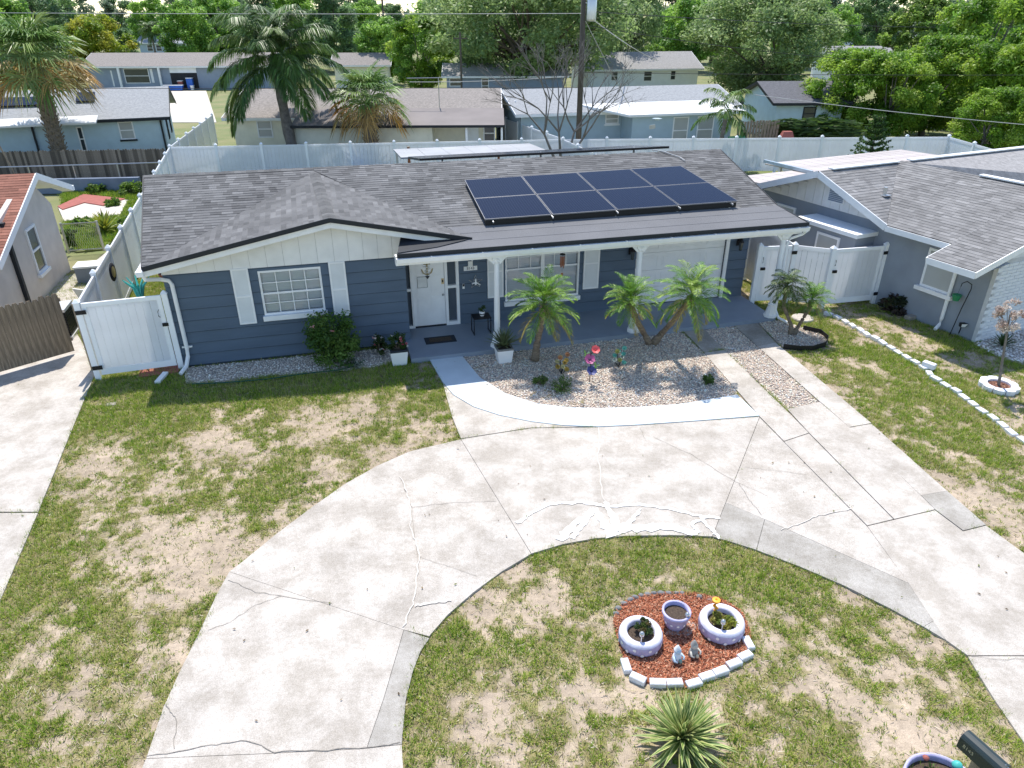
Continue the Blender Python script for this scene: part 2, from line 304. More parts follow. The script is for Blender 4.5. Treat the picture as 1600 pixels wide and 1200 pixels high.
for pts, wd in (([(625, 745), (640, 780), (642, 830), (655, 860), (650, 910), (645, 945), (630, 980)], .022), ([(648, 946), (675, 943), (705, 937)], .05), ([(935, 668), (935, 720), (940, 770), (948, 790)], .022), ([(1220, 828), (1250, 818), (1280, 805), (1330, 795)], .015)):
    ribbon(mb, pts, wd, .0086 + .0003 * mb.k, .02); mb.k += 1
mb.build('crack_filler', 'filler_thin', drive)
# neighbour's driveway on the left
nd = struct(bpy.data.objects.new('neighbor_driveway', None)); COL.objects.link(nd)
for p in ([(148, 586), (60, 800), (-330, 800), (-260, 560), (60, 545), (108, 500), (135, 545)], [(60, 801), (-2, 945), (-560, 945), (-340, 801)], [(-2, 946), (-130, 1260), (-900, 1260), (-560, 946)]):
    w = GP(p); HARD.append(w); MB().prism([(v.x, v.y) for v in inset(w, .01)], -.12, 0).build('concrete_slab', 'concrete', nd)
MB().prism([(v.x, v.y) for v in GP([(108, 499), (60, 544), (-40, 548), (60, 440), (128, 425), (168, 392), (205, 350), (140, 462)])], -.12, -.004).build('concrete_slab', 'concrete', nd)
# ---------------------------------------------------------------- gravel
def pebbles(name, label, poly, step, size, zb, cols, top=0):
    P = [Vector(p) for p in poly]; xs = [p.x for p in P]; ys = [p.y for p in P]
    bed = MB().prism([(p.x, p.y) for p in P], -.12, zb).build(name + '_base', 'gravel_bed'); struct(bed)
    gx, gy = np.meshgrid(np.arange(min(xs), max(xs), step), np.arange(min(ys), max(ys), step)); gx = gx.ravel() + rng.uniform(-.5, .5, gx.size) * step; gy = gy.ravel() + rng.uniform(-.5, .5, gy.size) * step
    k = inpoly(gx, gy, P); gx, gy = gx[k], gy[k]; n = len(gx)
    base = np.array([(1, 0, 0), (0, 1, 0), (-1, 0, 0), (0, -1, 0), (.1, .1, 1), (0, 0, -1)], float)
    base = np.array([(1, .2, -.2), (.3, .9, .1), (-.8, .5, -.2), (-.6, -.8, .1), (.4, -.9, -.1), (0, 0, .75), (0, 0, -.7)]); F = np.array([(0, 1, 5), (1, 2, 5), (2, 3, 5), (3, 4, 5), (4, 0, 5), (1, 0, 6), (2, 1, 6), (3, 2, 6), (4, 3, 6), (0, 4, 6)])
    an = rng.uniform(0, 6.28, n); sx = size * rng.uniform(.6, 1.35, n); sy = sx * rng.uniform(.55, 1, n); sz = sx * rng.uniform(.5, .9, n)
    vx = base[None, :, 0] * sx[:, None]; vy = base[None, :, 1] * sy[:, None]; vz = base[None, :, 2] * sz[:, None]; tl = rng.uniform(-.4, .4, n)[:, None]
    vz = vz + vx * tl; ca, sa = np.cos(an)[:, None], np.sin(an)[:, None]
    V = np.stack([gx[:, None] + vx * ca - vy * sa, gy[:, None] + vx * sa + vy * ca, zb + size * .35 + rng.uniform(-.3, .5, n)[:, None] * size + vz], -1).reshape(-1, 3)
    FF = (F[None] + (np.arange(n) * 7)[:, None, None]).reshape(-1, 3)
    c = np.minimum(.9, np.array(cols)[rng.integers(0, len(cols), n)] * rng.uniform(.85, 1.4, n)[:, None] * np.array((1.1, 1., .9))); C = np.repeat(c, 10, 0)
    o = link(name, npmesh(name, V, FF, 'pebble', C)); return tag(o, label, 'gravel', kind='stuff')
pc = [(.66, .58, .51), (.78, .73, .67), (.60, .51, .44), (.42, .38, .35), (.72, .63, .56), (.82, .79, .75), (.28, .26, .25), (.70, .60, .52)]
gbed = [(718, 553), (1065, 517)] + [(1100, 551), (1150, 605)] + paint_in[::-1]
pebbles('gravel', 'bed of tan and white pebbles round the palms', GP(gbed), .038, .024, -.03, pc); HARD.append(GP(gbed))
g2 = [(1101, 514), (1144, 506), (1184, 541), (1281, 628), (1230, 638), (1131, 546)]
pebbles('gravel', 'strip of pebbles between the two driveway strips', GP(g2), .038, .024, -.03, pc); HARD.append(GP(g2))
g3 = [(288, 574), (560, 547), (640, 540), (640, 556), (585, 572), (520, 580), (430, 585), (350, 595), (290, 598)]
pebbles('gravel', 'narrow bed of white pebbles along the front wall', GP(g3), .042, .028, -.02, [(.62, .60, .56), (.72, .70, .66), (.5, .47, .43), (.36, .34, .31)]); HARD.append(GP(g3))
g4 = [(1183, 502), (1215, 500), (1255, 512), (1290, 523), (1293, 536), (1270, 543), (1222, 541)]
pebbles('gravel', 'kidney shaped pebble bed with black edging under twin palms', GP(g4), .038, .024, -.01, pc); HARD.append(GP(g4))
g5 = [(1522, 536), (1560, 520), (1640, 512), (1660, 560), (1600, 568), (1560, 556)]
pebbles('white_stones', 'bed of white stones at the white brick wall', GP(g5), .07, .045, -.02, [(.75, .75, .75), (.62, .62, .64), (.5, .5, .52)]); HARD.append(GP(g5))
# ---------------------------------------------------------------- lawn
mulch_px = [(966, 1000), (958, 970), (964, 948), (985, 932), (1030, 923), (1085, 924), (1125, 932), (1162, 955), (1174, 990), (1166, 1022), (1140, 1042), (1100, 1060), (1075, 1073), (1035, 1070), (1000, 1062), (978, 1040)]
MUL = GP(mulch_px)
bare = [(320, 690, .55), (345, 640, .4), (305, 855, .55), (350, 870, .45), (290, 920, .3), (265, 1020, .35), (400, 640, .3), (560, 640, .25), (490, 640, .25), (985, 1080, .3), (905, 1085, .35), (760, 960, .4), (860, 960, .35), (1210, 1010, .3), (1280, 1060, .35), (1330, 1110, .35), (1430, 1150, .4), (760, 1100, .35), (1380, 720, .4), (1480, 770, .4), (1440, 640, .3), (1560, 780, .35), (1290, 540, .3), (1320, 560, .3), (1410, 1060, .25), (240, 760, .3), (150, 720, .35), (60, 1000, .3)]
green = [(230, 640, .8), (420, 600, .9), (560, 600, .9), (680, 610, .5), (880, 880, .5), (1050, 870, .6), (1180, 900, .5), (150, 960, .5), (450, 750, .5), (1560, 1150, .5), (1420, 560, .5), (1370, 640, .5), (720, 1000, .4), (560, 690, .6), (1510, 600, .6)]
def gmask(x, y):
    m = .26 * vnoise(x, y, 1.9, 1) + .22 * vnoise(x, y, .7, 2) + .27 * vnoise(x, y, .25, 3) + .25 * vnoise(x, y, .1, 4) + .035
    for lst, s in ((bare, -.20), (green, .12)):
        for a, b, r in lst:
            p = G(a, b); d2 = ((x - p.x) ** 2 + ((y - p.y) * .9) ** 2) / r ** 2; m = m + s * np.exp(-d2)
    sh = np.clip((y - 12.9 - .26 * (x + 8)) / 1.5, 0, 1) * (x < 2); return m + .12 * sh
x0, x1, y0, y1, st = -15.5, 19, 3.6, 24, .06
gx, gy = np.meshgrid(np.arange(x0, x1, st), np.arange(y0, y1, st)); ny, nx = gx.shape
mm = gmask(gx, gy); gz = -.055 + .02 * vnoise(gx, gy, .4, 5) + .012 * vnoise(gx, gy, .12, 6) - .012 * (mm < .42)
idx = np.arange(nx * ny).reshape(ny, nx); F = np.stack([idx[:-1, :-1], idx[:-1, 1:], idx[1:, 1:], idx[1:, :-1]], -1).reshape(-1, 4)
cm = mm[:-1, :-1].ravel(); t = (.15 + .85 * np.clip((cm - .42) / .12, 0, 1))[:, None]; cx = gx[:-1, :-1].ravel(); cy = gy[:-1, :-1].ravel()
sd_ = .5 * vnoise(cx, cy, .5, 8) + .3 * vnoise(cx, cy, .17, 7) + .2 * rng.random(cx.shape); sand = np.array((.42, .335, .258)) * (.66 + .62 * sd_)[:, None]; th = np.array((.21, .18, .085)) * (.65 + .5 * vnoise(cx, cy, .18, 9) + .3 * rng.random(cx.shape))[:, None]
lw = link('lawn', npmesh('lawn', np.stack([gx, gy, gz], -1).reshape(-1, 3), F, 'lawn', sand * (1 - t) + th * t, smooth=True)); struct(lw)
n = 420000
px = rng.uniform(x0, x1, n); py = rng.uniform(y0, 23.5, n); vis = (np.abs(px) < 4.6 + .70 * py) & ~((px > -8.6) & (py > 16.2 + .264 * (px + 8.4)) & (px < 7.6)); m = gmask(px, py)
keep = vis & (rng.random(n) < .09 + .72 / (1 + np.exp(-(m - .50) / .03)))
def deep(x, y):                           # well inside the paving (its rim lets grass hang over)
    r = np.ones(x.shape, bool)
    for ox, oy in ((0, 0), (.045, 0), (-.045, 0), (0, .045), (0, -.045)):
        a = np.zeros(x.shape, bool)
        for P in HARD + [MUL]: a |= inpoly(x + ox, y + oy, P)
        r &= a
    return r
ki = np.where(keep)[0]; ki = ki[~deep(px[ki], py[ki])]; px, py, m = px[ki], py[ki], m[ki]; nb = 7; n = len(px)
bx = np.repeat(px, nb) + rng.normal(0, .02, n * nb); by = np.repeat(py, nb) + rng.normal(0, .02, n * nb); bm = np.repeat(m, nb); N_ = len(bx)
an = rng.uniform(0, 6.283, N_); ln = rng.uniform(.04, .10, N_) * np.clip(.55 + (bm - .42) * 3, .5, 1.25); tilt = rng.uniform(.25, 1.25, N_); wd = rng.uniform(.004, .008, N_)
dx, dy = np.cos(an), np.sin(an); hz = ln * np.cos(tilt); ho = ln * np.sin(tilt); zb = -.05 + np.zeros(N_)
V = np.stack([np.stack([bx - dy * wd, by + dx * wd, zb], -1), np.stack([bx + dy * wd, by - dx * wd, zb], -1), np.stack([bx + dx * ho, by + dy * ho, zb + hz + .012], -1)], 1).reshape(-1, 3)
pal = np.array([(.20, .34, .03), (.29, .40, .04), (.39, .45, .07), (.10, .21, .025), (.48, .45, .16), (.48, .40, .2)])
pr = np.where((vnoise(bx, by, .5, 12) + rng.normal(0, .12, N_)) > .56, 1, 0); ci = rng.choice(6, N_, p=[.28, .25, .19, .13, .09, .06]); ci = np.where((pr == 1) & (rng.random(N_) < .35), 4, ci)
C = pal[ci] * rng.uniform(.75, 1.25, N_)[:, None]
o = link('grass', npmesh('grass', V, np.arange(N_ * 3).reshape(-1, 3), 'blade', C)); tag(o, 'patchy short green grass growing through the sandy lawn', 'grass', kind='stuff')

n = 230000; px = rng.uniform(x0, x1, n); py = rng.uniform(y0, 23.5, n); m = gmask(px, py); keep = (np.abs(px) < 4.6 + .70 * py) & ~((px > -8.6) & (py > 16.2 + .264 * (px + 8.4)) & (px < 7.6)) & (rng.random(n) < .25 + .75 * np.clip((m - .38) / .12, 0, 1))
for P in HARD + [MUL]: keep &= ~inpoly(px, py, P)
px, py = px[keep], py[keep]; n = len(px); an = rng.uniform(0, 6.283, n); ln = rng.uniform(.02, .055, n); dx, dy = np.cos(an), np.sin(an); w = rng.uniform(.003, .007, n); zb = -.038 + rng.uniform(0, .02, n)
V = np.stack([np.stack([px - dx * ln - dy * w, py - dy * ln + dx * w, zb], -1), np.stack([px - dx * ln + dy * w, py - dy * ln - dx * w, zb], -1), np.stack([px + dx * ln, py + dy * ln, zb + rng.uniform(0, .02, n)], -1)], 1).reshape(-1, 3)
lp_ = np.array([(.46, .40, .24), (.55, .48, .32), (.30, .24, .15), (.18, .14, .1), (.40, .38, .2), (.62, .56, .45)])
tag(link('straw', npmesh('straw', V, np.arange(n * 3).reshape(-1, 3), 'blade', lp_[rng.choice(6, n, p=[.25, .2, .2, .1, .15, .1])] * rng.uniform(.8, 1.15, n)[:, None])), 'dry straw and clippings scattered over the lawn', 'straw', kind='stuff')
n = 260; px = rng.uniform(-12, 12, n); py = rng.uniform(5.5, 17, n); k = np.zeros(n, bool)
for P in HARD: k |= inpoly(px, py, P)
px, py = px[k], py[k]; n = len(px); an = rng.uniform(0, 6.28, n); l = rng.uniform(.012, .035, n); ca, sa = np.cos(an) * l, np.sin(an) * l; zz = np.full(n, .016)
V = np.stack([np.stack([px + ca, py + sa, zz], -1), np.stack([px - sa * .45, py + ca * .45, zz + .008], -1), np.stack([px - ca, py - sa, zz + .004], -1), np.stack([px + sa * .45, py - ca * .45, zz], -1)], 1).reshape(-1, 3)
tag(link('fallen_leaves', npmesh('fallen_leaves', V, np.arange(n * 4).reshape(-1, 4), 'leaf', np.array([(.2, .14, .08), (.28, .2, .1), (.14, .1, .06), (.2, .22, .08)])[rng.integers(0, 4, n)])), 'small dry leaves scattered on the paving', 'leaves', kind='stuff')
yl = GP([(95, 300), (224, 296), (214, 345), (160, 388), (118, 392), (96, 345)]); struct(MB().prism([(p.x, p.y) for p in yl], -.1, -.03).build('yard_lawn', 'ground')); n = 9000; xs = [p.x for p in yl]; ys = [p.y for p in yl]
px = rng.uniform(min(xs), max(xs), n); py = rng.uniform(min(ys), max(ys), n); k = inpoly(px, py, yl) & ~inpoly(px, py, GP([(88, 322), (135, 303), (202, 312), (188, 336), (98, 347)])); px, py = np.repeat(px[k], 5), np.repeat(py[k], 5); N_ = len(px); px = px + rng.normal(0, .04, N_); py = py + rng.normal(0, .04, N_)
an = rng.uniform(0, 6.283, N_); ln = rng.uniform(.1, .24, N_); dx, dy = np.cos(an), np.sin(an); V = np.stack([np.stack([px - dy * .015, py + dx * .015, 0 * px - .04], -1), np.stack([px + dy * .015, py - dx * .015, 0 * px - .04], -1), np.stack([px + dx * ln * .6, py + dy * ln * .6, ln * .7], -1)], 1).reshape(-1, 3)
tag(link('grass', npmesh('yard_grass', V, np.arange(N_ * 3).reshape(-1, 3), 'blade', pal[rng.choice(4, N_)] * rng.uniform(.7, 1.2, N_)[:, None])), 'longer bright green grass in the left back yard', 'grass', kind='stuff')
# ---------------------------------------------------------------- roofs, boards, windows
def plane_fix(P):                        # drop every point after the third onto the plane of the first three
    P = [Vector(p) for p in P]; n = (P[1] - P[0]).cross(P[2] - P[0]).normalized()
    return P[:3] + [Vector((p.x, p.y, P[0].z - (n.x * (p.x - P[0].x) + n.y * (p.y - P[0].y)) / n.z)) for p in P[3:]]
def clip2(poly, a, b):                   # keep the left side of a->b
    out = []; n = len(poly)
    f = lambda p: (b[0] - a[0]) * (p[1] - a[1]) - (b[1] - a[1]) * (p[0] - a[0])
    for i in range(n):
        p, q = poly[i], poly[(i + 1) % n]; fp, fq = f(p), f(q)
        if fp >= 0: out.append(p)
        if (fp > 0 > fq) or (fp < 0 < fq): t = fp / (fp - fq); out.append((p[0] + (q[0] - p[0]) * t, p[1] + (q[1] - p[1]) * t))
    return out
def shingles(parent, P, down, expo, tab, mat, lo=.72, hi=1.28, lift=.007):
    P = [Vector(p) for p in P]; n = Vector((0, 0, 0))
    for i in range(len(P)): n += (P[i] - P[0]).cross(P[(i + 1) % len(P)] - P[0])
    n.normalize(); n = n if n.z > 0 else -n
    d = Vector(down); d = (d - n * d.dot(n)).normalized(); a = n.cross(d); o = P[0]
    q = [((p - o).dot(a), (p - o).dot(d)) for p in P]
    ar = sum(q[i][0] * q[(i + 1) % len(q)][1] - q[(i + 1) % len(q)][0] * q[i][1] for i in range(len(q)))
    if ar < 0: q = q[::-1]
    s0, s1 = min(x for x, _ in q), max(x for x, _ in q); t0, t1 = min(y for _, y in q), max(y for _, y in q)
    mb = MB(); t = t1 - math.ceil((t1 - t0) / expo) * expo; row = 0
    at = lambda s, tt, l: o + a * s + d * tt + n * l
    while t < t1 - 1e-4:
        s = s0 - random.uniform(0, tab); rowv = random.uniform(.94, 1.06)
        while s < s1:
            w = tab * random.uniform(.55, 1.35); r = [(s, t), (s + w, t), (s + w, t + expo), (s, t + expo)]
            for i in range(len(q)):
                if len(r) < 3: break
                r = clip2(r, q[i], q[(i + 1) % len(q)])
            if len(r) >= 3:
                g = rowv * random.choice((lo, .9, 1, 1, 1.06, hi)) * random.uniform(.93, 1.07); col = (g, g, g * 1.01); ex = random.choice((0, 0, .004))
                L = lambda tt: .003 + (lift + ex) * (tt - t) / expo
                mb.poly([at(x, y, L(y)) for x, y in r], col)
                fr = [x for x, y in r if abs(y - t - expo) < 1e-4]
                if len(fr) >= 2: mb.poly([at(min(fr), t + expo, 0), at(max(fr), t + expo, 0), at(max(fr), t + expo, L(t + expo)), at(min(fr), t + expo, L(t + expo))], (g * .85,) * 3)
            s += w
        t += expo; row += 1
    return mb.build('shingles', mat, parent, kind='stuff')
def deck(parent, P, th, mat, name='roof_deck'):
    P = [Vector(p) for p in P]; k = [p - Vector((0, 0, th)) for p in P]; n = len(P); mb = MB()
    mb.poly(P); mb.poly(k[::-1])
    for i in range(n): mb.poly([k[i], k[(i + 1) % n], P[(i + 1) % n], P[i]])
    return mb.build(name, mat, parent)
def subtract(rect, holes):
    out = [rect]
    for h in holes:
        nx = []
        for (a, b, c, d) in out:
            if h[0] >= b or h[1] <= a or h[2] >= d or h[3] <= c: nx.append((a, b, c, d)); continue
            if h[0] > a: nx.append((a, h[0], c, d))
            if h[1] < b: nx.append((h[1], b, c, d))
            if h[2] > c: nx.append((max(a, h[0]), min(b, h[1]), c, h[2]))
            if h[3] < d: nx.append((max(a, h[0]), min(b, h[1]), h[3], d))
        out = nx
    return [r for r in out if r[1] - r[0] > .02 and r[3] - r[2] > .02]
def lap_siding(parent, u0, u1, z0, z1, v, step, holes, mat='siding'):
    z = z0
    while z < z1 - .03:
        zt = min(z + step, z1)
        for a, b, c, d in subtract((u0, u1, z, zt), holes):
            th = lambda zz: .002 + .03 * (1 - (zz - z) / step)
            MB().hexa([(a, v - th(c), c), (b, v - th(c), c), (b, v + .02, c), (a, v + .02, c), (a, v - th(d), d - .018), (b, v - th(d), d - .018), (b, v + .02, d - .018), (a, v + .02, d - .018)]).build('siding_board', mat, parent)  # gap over each board shapes the lap's contact shadow against the dark backing
        z = zt
def window(parent, u0, u1, z0, z1, v, cols=4, rows=2, split=.5, depth=.07, sill=True, mullion=None, blind=1.0, mat='white', lower=True, face=-1):
    w = MB(); f = .05; y0, y1 = v - .035, v + depth
    for a, b, c, d in ((u0, u0 + f, z0, z1), (u1 - f, u1, z0, z1), (u0 + f, u1 - f, z0, z0 + f), (u0 + f, u1 - f, z1 - f, z1)): w.box(a, b, y0, y1, c, d)
    win = w.build('window', mat, parent); zm = z0 + (z1 - z0) * split
    w = MB(); w.box(u0 + f, u1 - f, v + .0, v + .04, zm - .025, zm + .025)
    if mullion: w.box(u0 + (u1 - u0) * mullion - .05, u0 + (u1 - u0) * mullion + .05, v - .03, v + .05, z0 + f, z1 - f)
    for i in range(1, cols):
        x = u0 + f + (u1 - u0 - 2 * f) * i / cols; w.box(x - .011, x + .011, v + .005, v + .03, (z0 + f) if lower else zm, z1 - f)
    for i in range(1, rows):
        for a, b in ([(z0 + f, zm)] if lower else []) + [(zm, z1 - f)]: zz = a + (b - a) * i / rows; w.box(u0 + f, u1 - f, v + .006, v + .029, zz - .011, zz + .011)
    w.build('muntin', mat, win)
    MB().poly([(u0 + f, v + .02, z0 + f), (u1 - f, v + .02, z0 + f), (u1 - f, v + .02, z1 - f), (u0 + f, v + .02, z1 - f)]).build('pane', 'glass', win)
    zb = z0 + f + (z1 - z0) * (1 - blind); mb = MB(); z = zb
    while z < z1 - f: mb.poly([(u0 + f, v + .085, z), (u1 - f, v + .085, z), (u1 - f, v + .11, z + .055), (u0 + f, v + .11, z + .055)]); z += .055
    mb.build('blind', 'blind', win)
    MB().poly([(u0 + f, v + .16, z0 + f), (u1 - f, v + .16, z0 + f), (u1 - f, v + .16, z1 - f), (u0 + f, v + .16, z1 - f)]).build('dark_room', 'interior', win)
    if sill: MB().box(u0 - .04, u1 + .04, v - .12, v + .02, z0 - .13, z0 - .002).build('sill', mat, win)
    return win
def shutter(parent, u0, u1, z0, z1, v):
    s = MB().box(u0, u1, v - .05, v - .012, z0, z1).build('shutter', 'shutter', parent); f = .045; zm = (z0 + z1) / 2; mb = MB()
    for a, b, c, d in ((u0, u0 + f, z0, z1), (u1 - f, u1, z0, z1), (u0 + f, u1 - f, z0, z0 + f), (u0 + f, u1 - f, z1 - f, z1), (u0 + f, u1 - f, zm - f / 2, zm + f / 2)): mb.box(a, b, v - .062, v - .049, c, d)
    mb.build('rail', 'white', s); return s
# ---------------------------------------------------------------- the main house
HO = G(288, 572); HA = math.radians(14.8)
house = thing('house', 'slate blue ranch house with grey shingle roof and white trimmed front gable', 'house', HO, HA)
Hu = Vector((math.cos(HA), math.sin(HA), 0)); Hv = Vector((-math.sin(HA), math.cos(HA), 0))
def HW(u, v, z=0): return HO + Hu * u + Hv * v + Vector((0, 0, z))
def HL(p): d = p - HO; return Vector((d.dot(Hu), d.dot(Hv), p.z))
def HV(x, y, v):                         # house coordinates of a pixel on the plane at depth v
    r = ray(x, y); c = Vector((0, 0, CH)); t = (v - (c - HO).dot(Hv)) / r.dot(Hv); return HL(c + r * t)
VB = .72
w1 = (2.15, 3.66, 1.17, 2.34); w2a = HV(789, 388, VB); w2b = HV(903, 461, VB); w2 = (w2a.x, w2b.x, w2b.z + .02, 2.32)
MB().box(0.03, 5.76, .23, 8.2, -.1, 2.6).build('wall', 'siding_dark', house)
MB().box(5.76, 16.26, VB + .23, 8.2, -.1, 2.7).build('wall', 'siding_dark', house)
mb = MB().box(0, .03, 0.02, 8.2, -.1, 2.5).box(16.26, 16.3, VB, 8.2, -.1, 2.6).box(5.75, 5.785, 0.0, VB, -.1, 2.6)
for a, b, c, d in subtract((0, 5.78, -.1, 2.45), [w1]): mb.box(a, b, .021, .2, c, d)
gar = (12.72, 15.55, .1, 2.25); door = (6.02, 6.92, .1, 2.14)
for a, b, c, d in subtract((5.78, 16.3, 0, 2.72), [w2, gar, (5.79, 7.32, .1, 2.5)]): mb.box(a, b, VB + .021, VB + .2, c, d)
mb.build('wall', 'siding_dark', house)
lap_siding(house, -.01, 5.79, .02, 2.45, 0, .3, [w1])
lap_siding(house, 7.32, 16.3, .1, 2.7, VB, .3, [w2, (gar[0] - .1, gar[1] + .1, .1, 2.32)])
window(house, *w1, .02, 4, 2, .48, blind=1)
window(house, *w2, VB + .02, 6, 2, .55, mullion=.5, lower=False)
shutter(house, 1.53, 1.94, 1.0, 2.5 - .04, 0); shutter(house, 3.86, 4.27, .98, 2.44, 0)
s2 = HV(907, 386, VB); s3 = HV(923, 450, VB); shutter(house, w2[0] - .52, w2[0] - .06, s3.z, 2.36, VB); shutter(house, w2[1] + .12, w2[1] + .6, s3.z, 2.36, VB)
# roof corners (house coordinates)
rL = Vector((-.30, -.5, 2.77)); rF = Vector((4.03, -.5, 3.63)); rR = Vector((7.44, -.66, 2.95))
kL = Vector((-.86, 4.5, 3.93)); kR = Vector((17.0, 4.25, 3.93)); bR = Vector((16.62, .06, 3.05)); bL = Vector((7.0, .12, 3.05))
eR = Vector((16.78, -1.25, 2.87)); eL = Vector((5.48, -1.25, 2.86)); gT = Vector((3.77, 4.2, 3.875)); gR = Vector((3.77, 4.44, 3.93))
PL = plane_fix([rL, gT, kL, gR]); PL = [PL[0], PL[1], PL[3], PL[2]]
shingles(house, PL, (0, -1, 0), .145, .27, 'shingle', .74, 1.24); deck(house, PL, .05, 'dark_trim')
shingles(house, [rL, rF, gT], (-1, 0, -.2), .135, .24, 'shingle', .82, 1.2); deck(house, [rL, rF, gT], .04, 'dark_trim')
shingles(house, [rF, rR, gT], (1, 0, -.2), .135, .24, 'shingle', .82, 1.2); deck(house, [rF, rR, gT], .04, 'dark_trim')
PR = plane_fix([bR, bL, kR, gR, gT]); jn = gT + (rR - gT) * .78
PR = [PR[0], PR[2], PR[3], PR[4], Vector((jn.x, jn.y, jn.z)), PR[1]]
n_ = (bL - bR).cross(kR - bR).normalized(); PR[4].z = bR.z - (n_.x * (jn.x - bR.x) + n_.y * (jn.y - bR.y)) / n_.z
shingles(house, PR, (0, -1, 0), .145, .27, 'shingle', .74, 1.24); deck(house, [p - Vector((0, 0, .004)) for p in PR], .05, 'dark_trim')
pp = [eL, eR, bR, Vector((5.78, .12, 3.05))]
mbp = MB(); d4 = [pp[0].lerp(pp[3], t) for t in (0, .36, .7, 1)]; e4 = [pp[1].lerp(pp[2], t) for t in (0, .36, .7, 1)]
for i in range(3): deck(house, [d4[i] + Vector((0, 0, .006 * i)), e4[i] + Vector((0, 0, .006 * i)), e4[i + 1] + Vector((0, 0, .006 * i)), d4[i + 1] + Vector((0, 0, .006 * i))], .05, 'rolled', 'roofing_sheet')
deck(house, [Vector((5.5, -1.18, 2.895)), Vector((6.5, -1.0, 2.915)), Vector((7.3, -.72, 2.965)), Vector((7.0, .05, 3.065)), Vector((5.8, .05, 3.065))], .01, 'shaded_membrane', 'shaded_membrane')  # black membrane whose colour also paints the shade under the gable overhang
deck(house, [kL - Vector((0, 0, .01)), kR - Vector((0, 0, .01)), Vector((16.9, 8.8, 3.0)), Vector((-.6, 8.8, 3.0))], .06, 'rolled', 'roof_deck')
mb = MB()
for p, q in ((kL, kR), (rF + Vector((0, -.01, .01)), gT)):
    n = int((q - p).length / .16)
    for i in range(n):
        a = p.lerp(q, i / n); b = p.lerp(q, (i + 1.15) / n); g = random.uniform(.7, 1.15); sd = (q - p).cross(Vector((0, 0, 1))).normalized() * .15; zz = Vector((0, 0, .022 + .006 * (i % 2)))
        mb.poly([a + sd - Vector((0, 0, .015)), b + sd - Vector((0, 0, .015)), b + zz, a + zz], (g,) * 3); mb.poly([a + zz, b + zz, b - sd - Vector((0, 0, .015)), a - sd - Vector((0, 0, .015))], (g,) * 3)
mb.build('ridge_cap', 'shingle', house)
# gable: white panels, fascia, drip edge
ov = Vector((0, 0, -.05))
for a, b, nm in ((rL, rF, 0), (rF, rR, 1)):
    MB().beam(a + Vector((0, -.012, -.015)), b + Vector((0, -.012, -.015)), .03, .11, (0, 0, 1)).build('drip_edge', 'dark_trim', house)
    MB().beam(a + Vector((0, .03, -.13)), b + Vector((0, .03, -.13)), .03, .16, (0, 0, 1)).build('fascia', 'white_old', house)
zt = lambda u: (rL.z + (rF.z - rL.z) * (u - rL.x) / (rF.x - rL.x) if u < rF.x else rF.z + (rR.z - rF.z) * (u - rF.x) / (rR.x - rF.x)) - .06
us = list(np.linspace(-.02, 4.03, 11)) + list(np.linspace(4.03, 5.85, 6))[1:]
for a, b in zip(us[:-1], us[1:]):
    a += .003; b -= .003; MB().hexa([(a, -.045, 2.44), (b, -.045, 2.44), (b, .1, 2.44), (a, .1, 2.44), (a, -.045, zt(a)), (b, -.045, zt(b)), (b, .1, zt(b)), (a, .1, zt(a))]).build('gable_panel', 'white_old', house)
MB().hexa([(-.02, -.03, 2.46), (5.84, -.03, 2.46), (5.84, .15, 2.46), (-.02, .15, 2.46), (-.02, -.03, zt(-.02) - .01), (4.03, -.03, zt(4.03) - .01), (4.03, .15, zt(4.03) - .01), (-.02, .15, zt(-.02) - .01)]).build('gable_backing', 'groove', house)
mb = MB(); mb.poly([(5.86, -.04, 2.6), (7.3, .2, 2.95), (5.86, .2, 3.2)]); deck(house, [Vector((5.8, -.04, zt(5.8) - .01)), Vector((5.84, -.04, 2.8)), Vector((5.84, 1.2, 2.95)), Vector((5.8, 1.2, 3.3))], .05, 'white_old', 'gable_return')
MB().hexa([(-.28, -.46, 2.66), (0, -.46, 2.66), (0, 6, 2.66), (-.28, 6, 2.66), (-.28, -.46, 2.69), (0, -.46, 2.74), (0, 6, 2.74), (-.28, 6, 2.69)]).build('soffit', 'white_old', house)
MB().beam(rL + Vector((-.02, .1, -.02)), kL + Vector((-.02, 0, -.03)), .03, .1).build('drip_edge', 'dark_trim', house)
MB().beam(kR + Vector((.01, 0, -.03)), bR + Vector((.01, 0, -.03)), .03, .1).build('drip_edge', 'dark_trim', house); MB().beam(bR + Vector((.01, 0, -.03)), eR + Vector((.01, 0, -.03)), .03, .1).build('drip_edge', 'dark_trim', house)
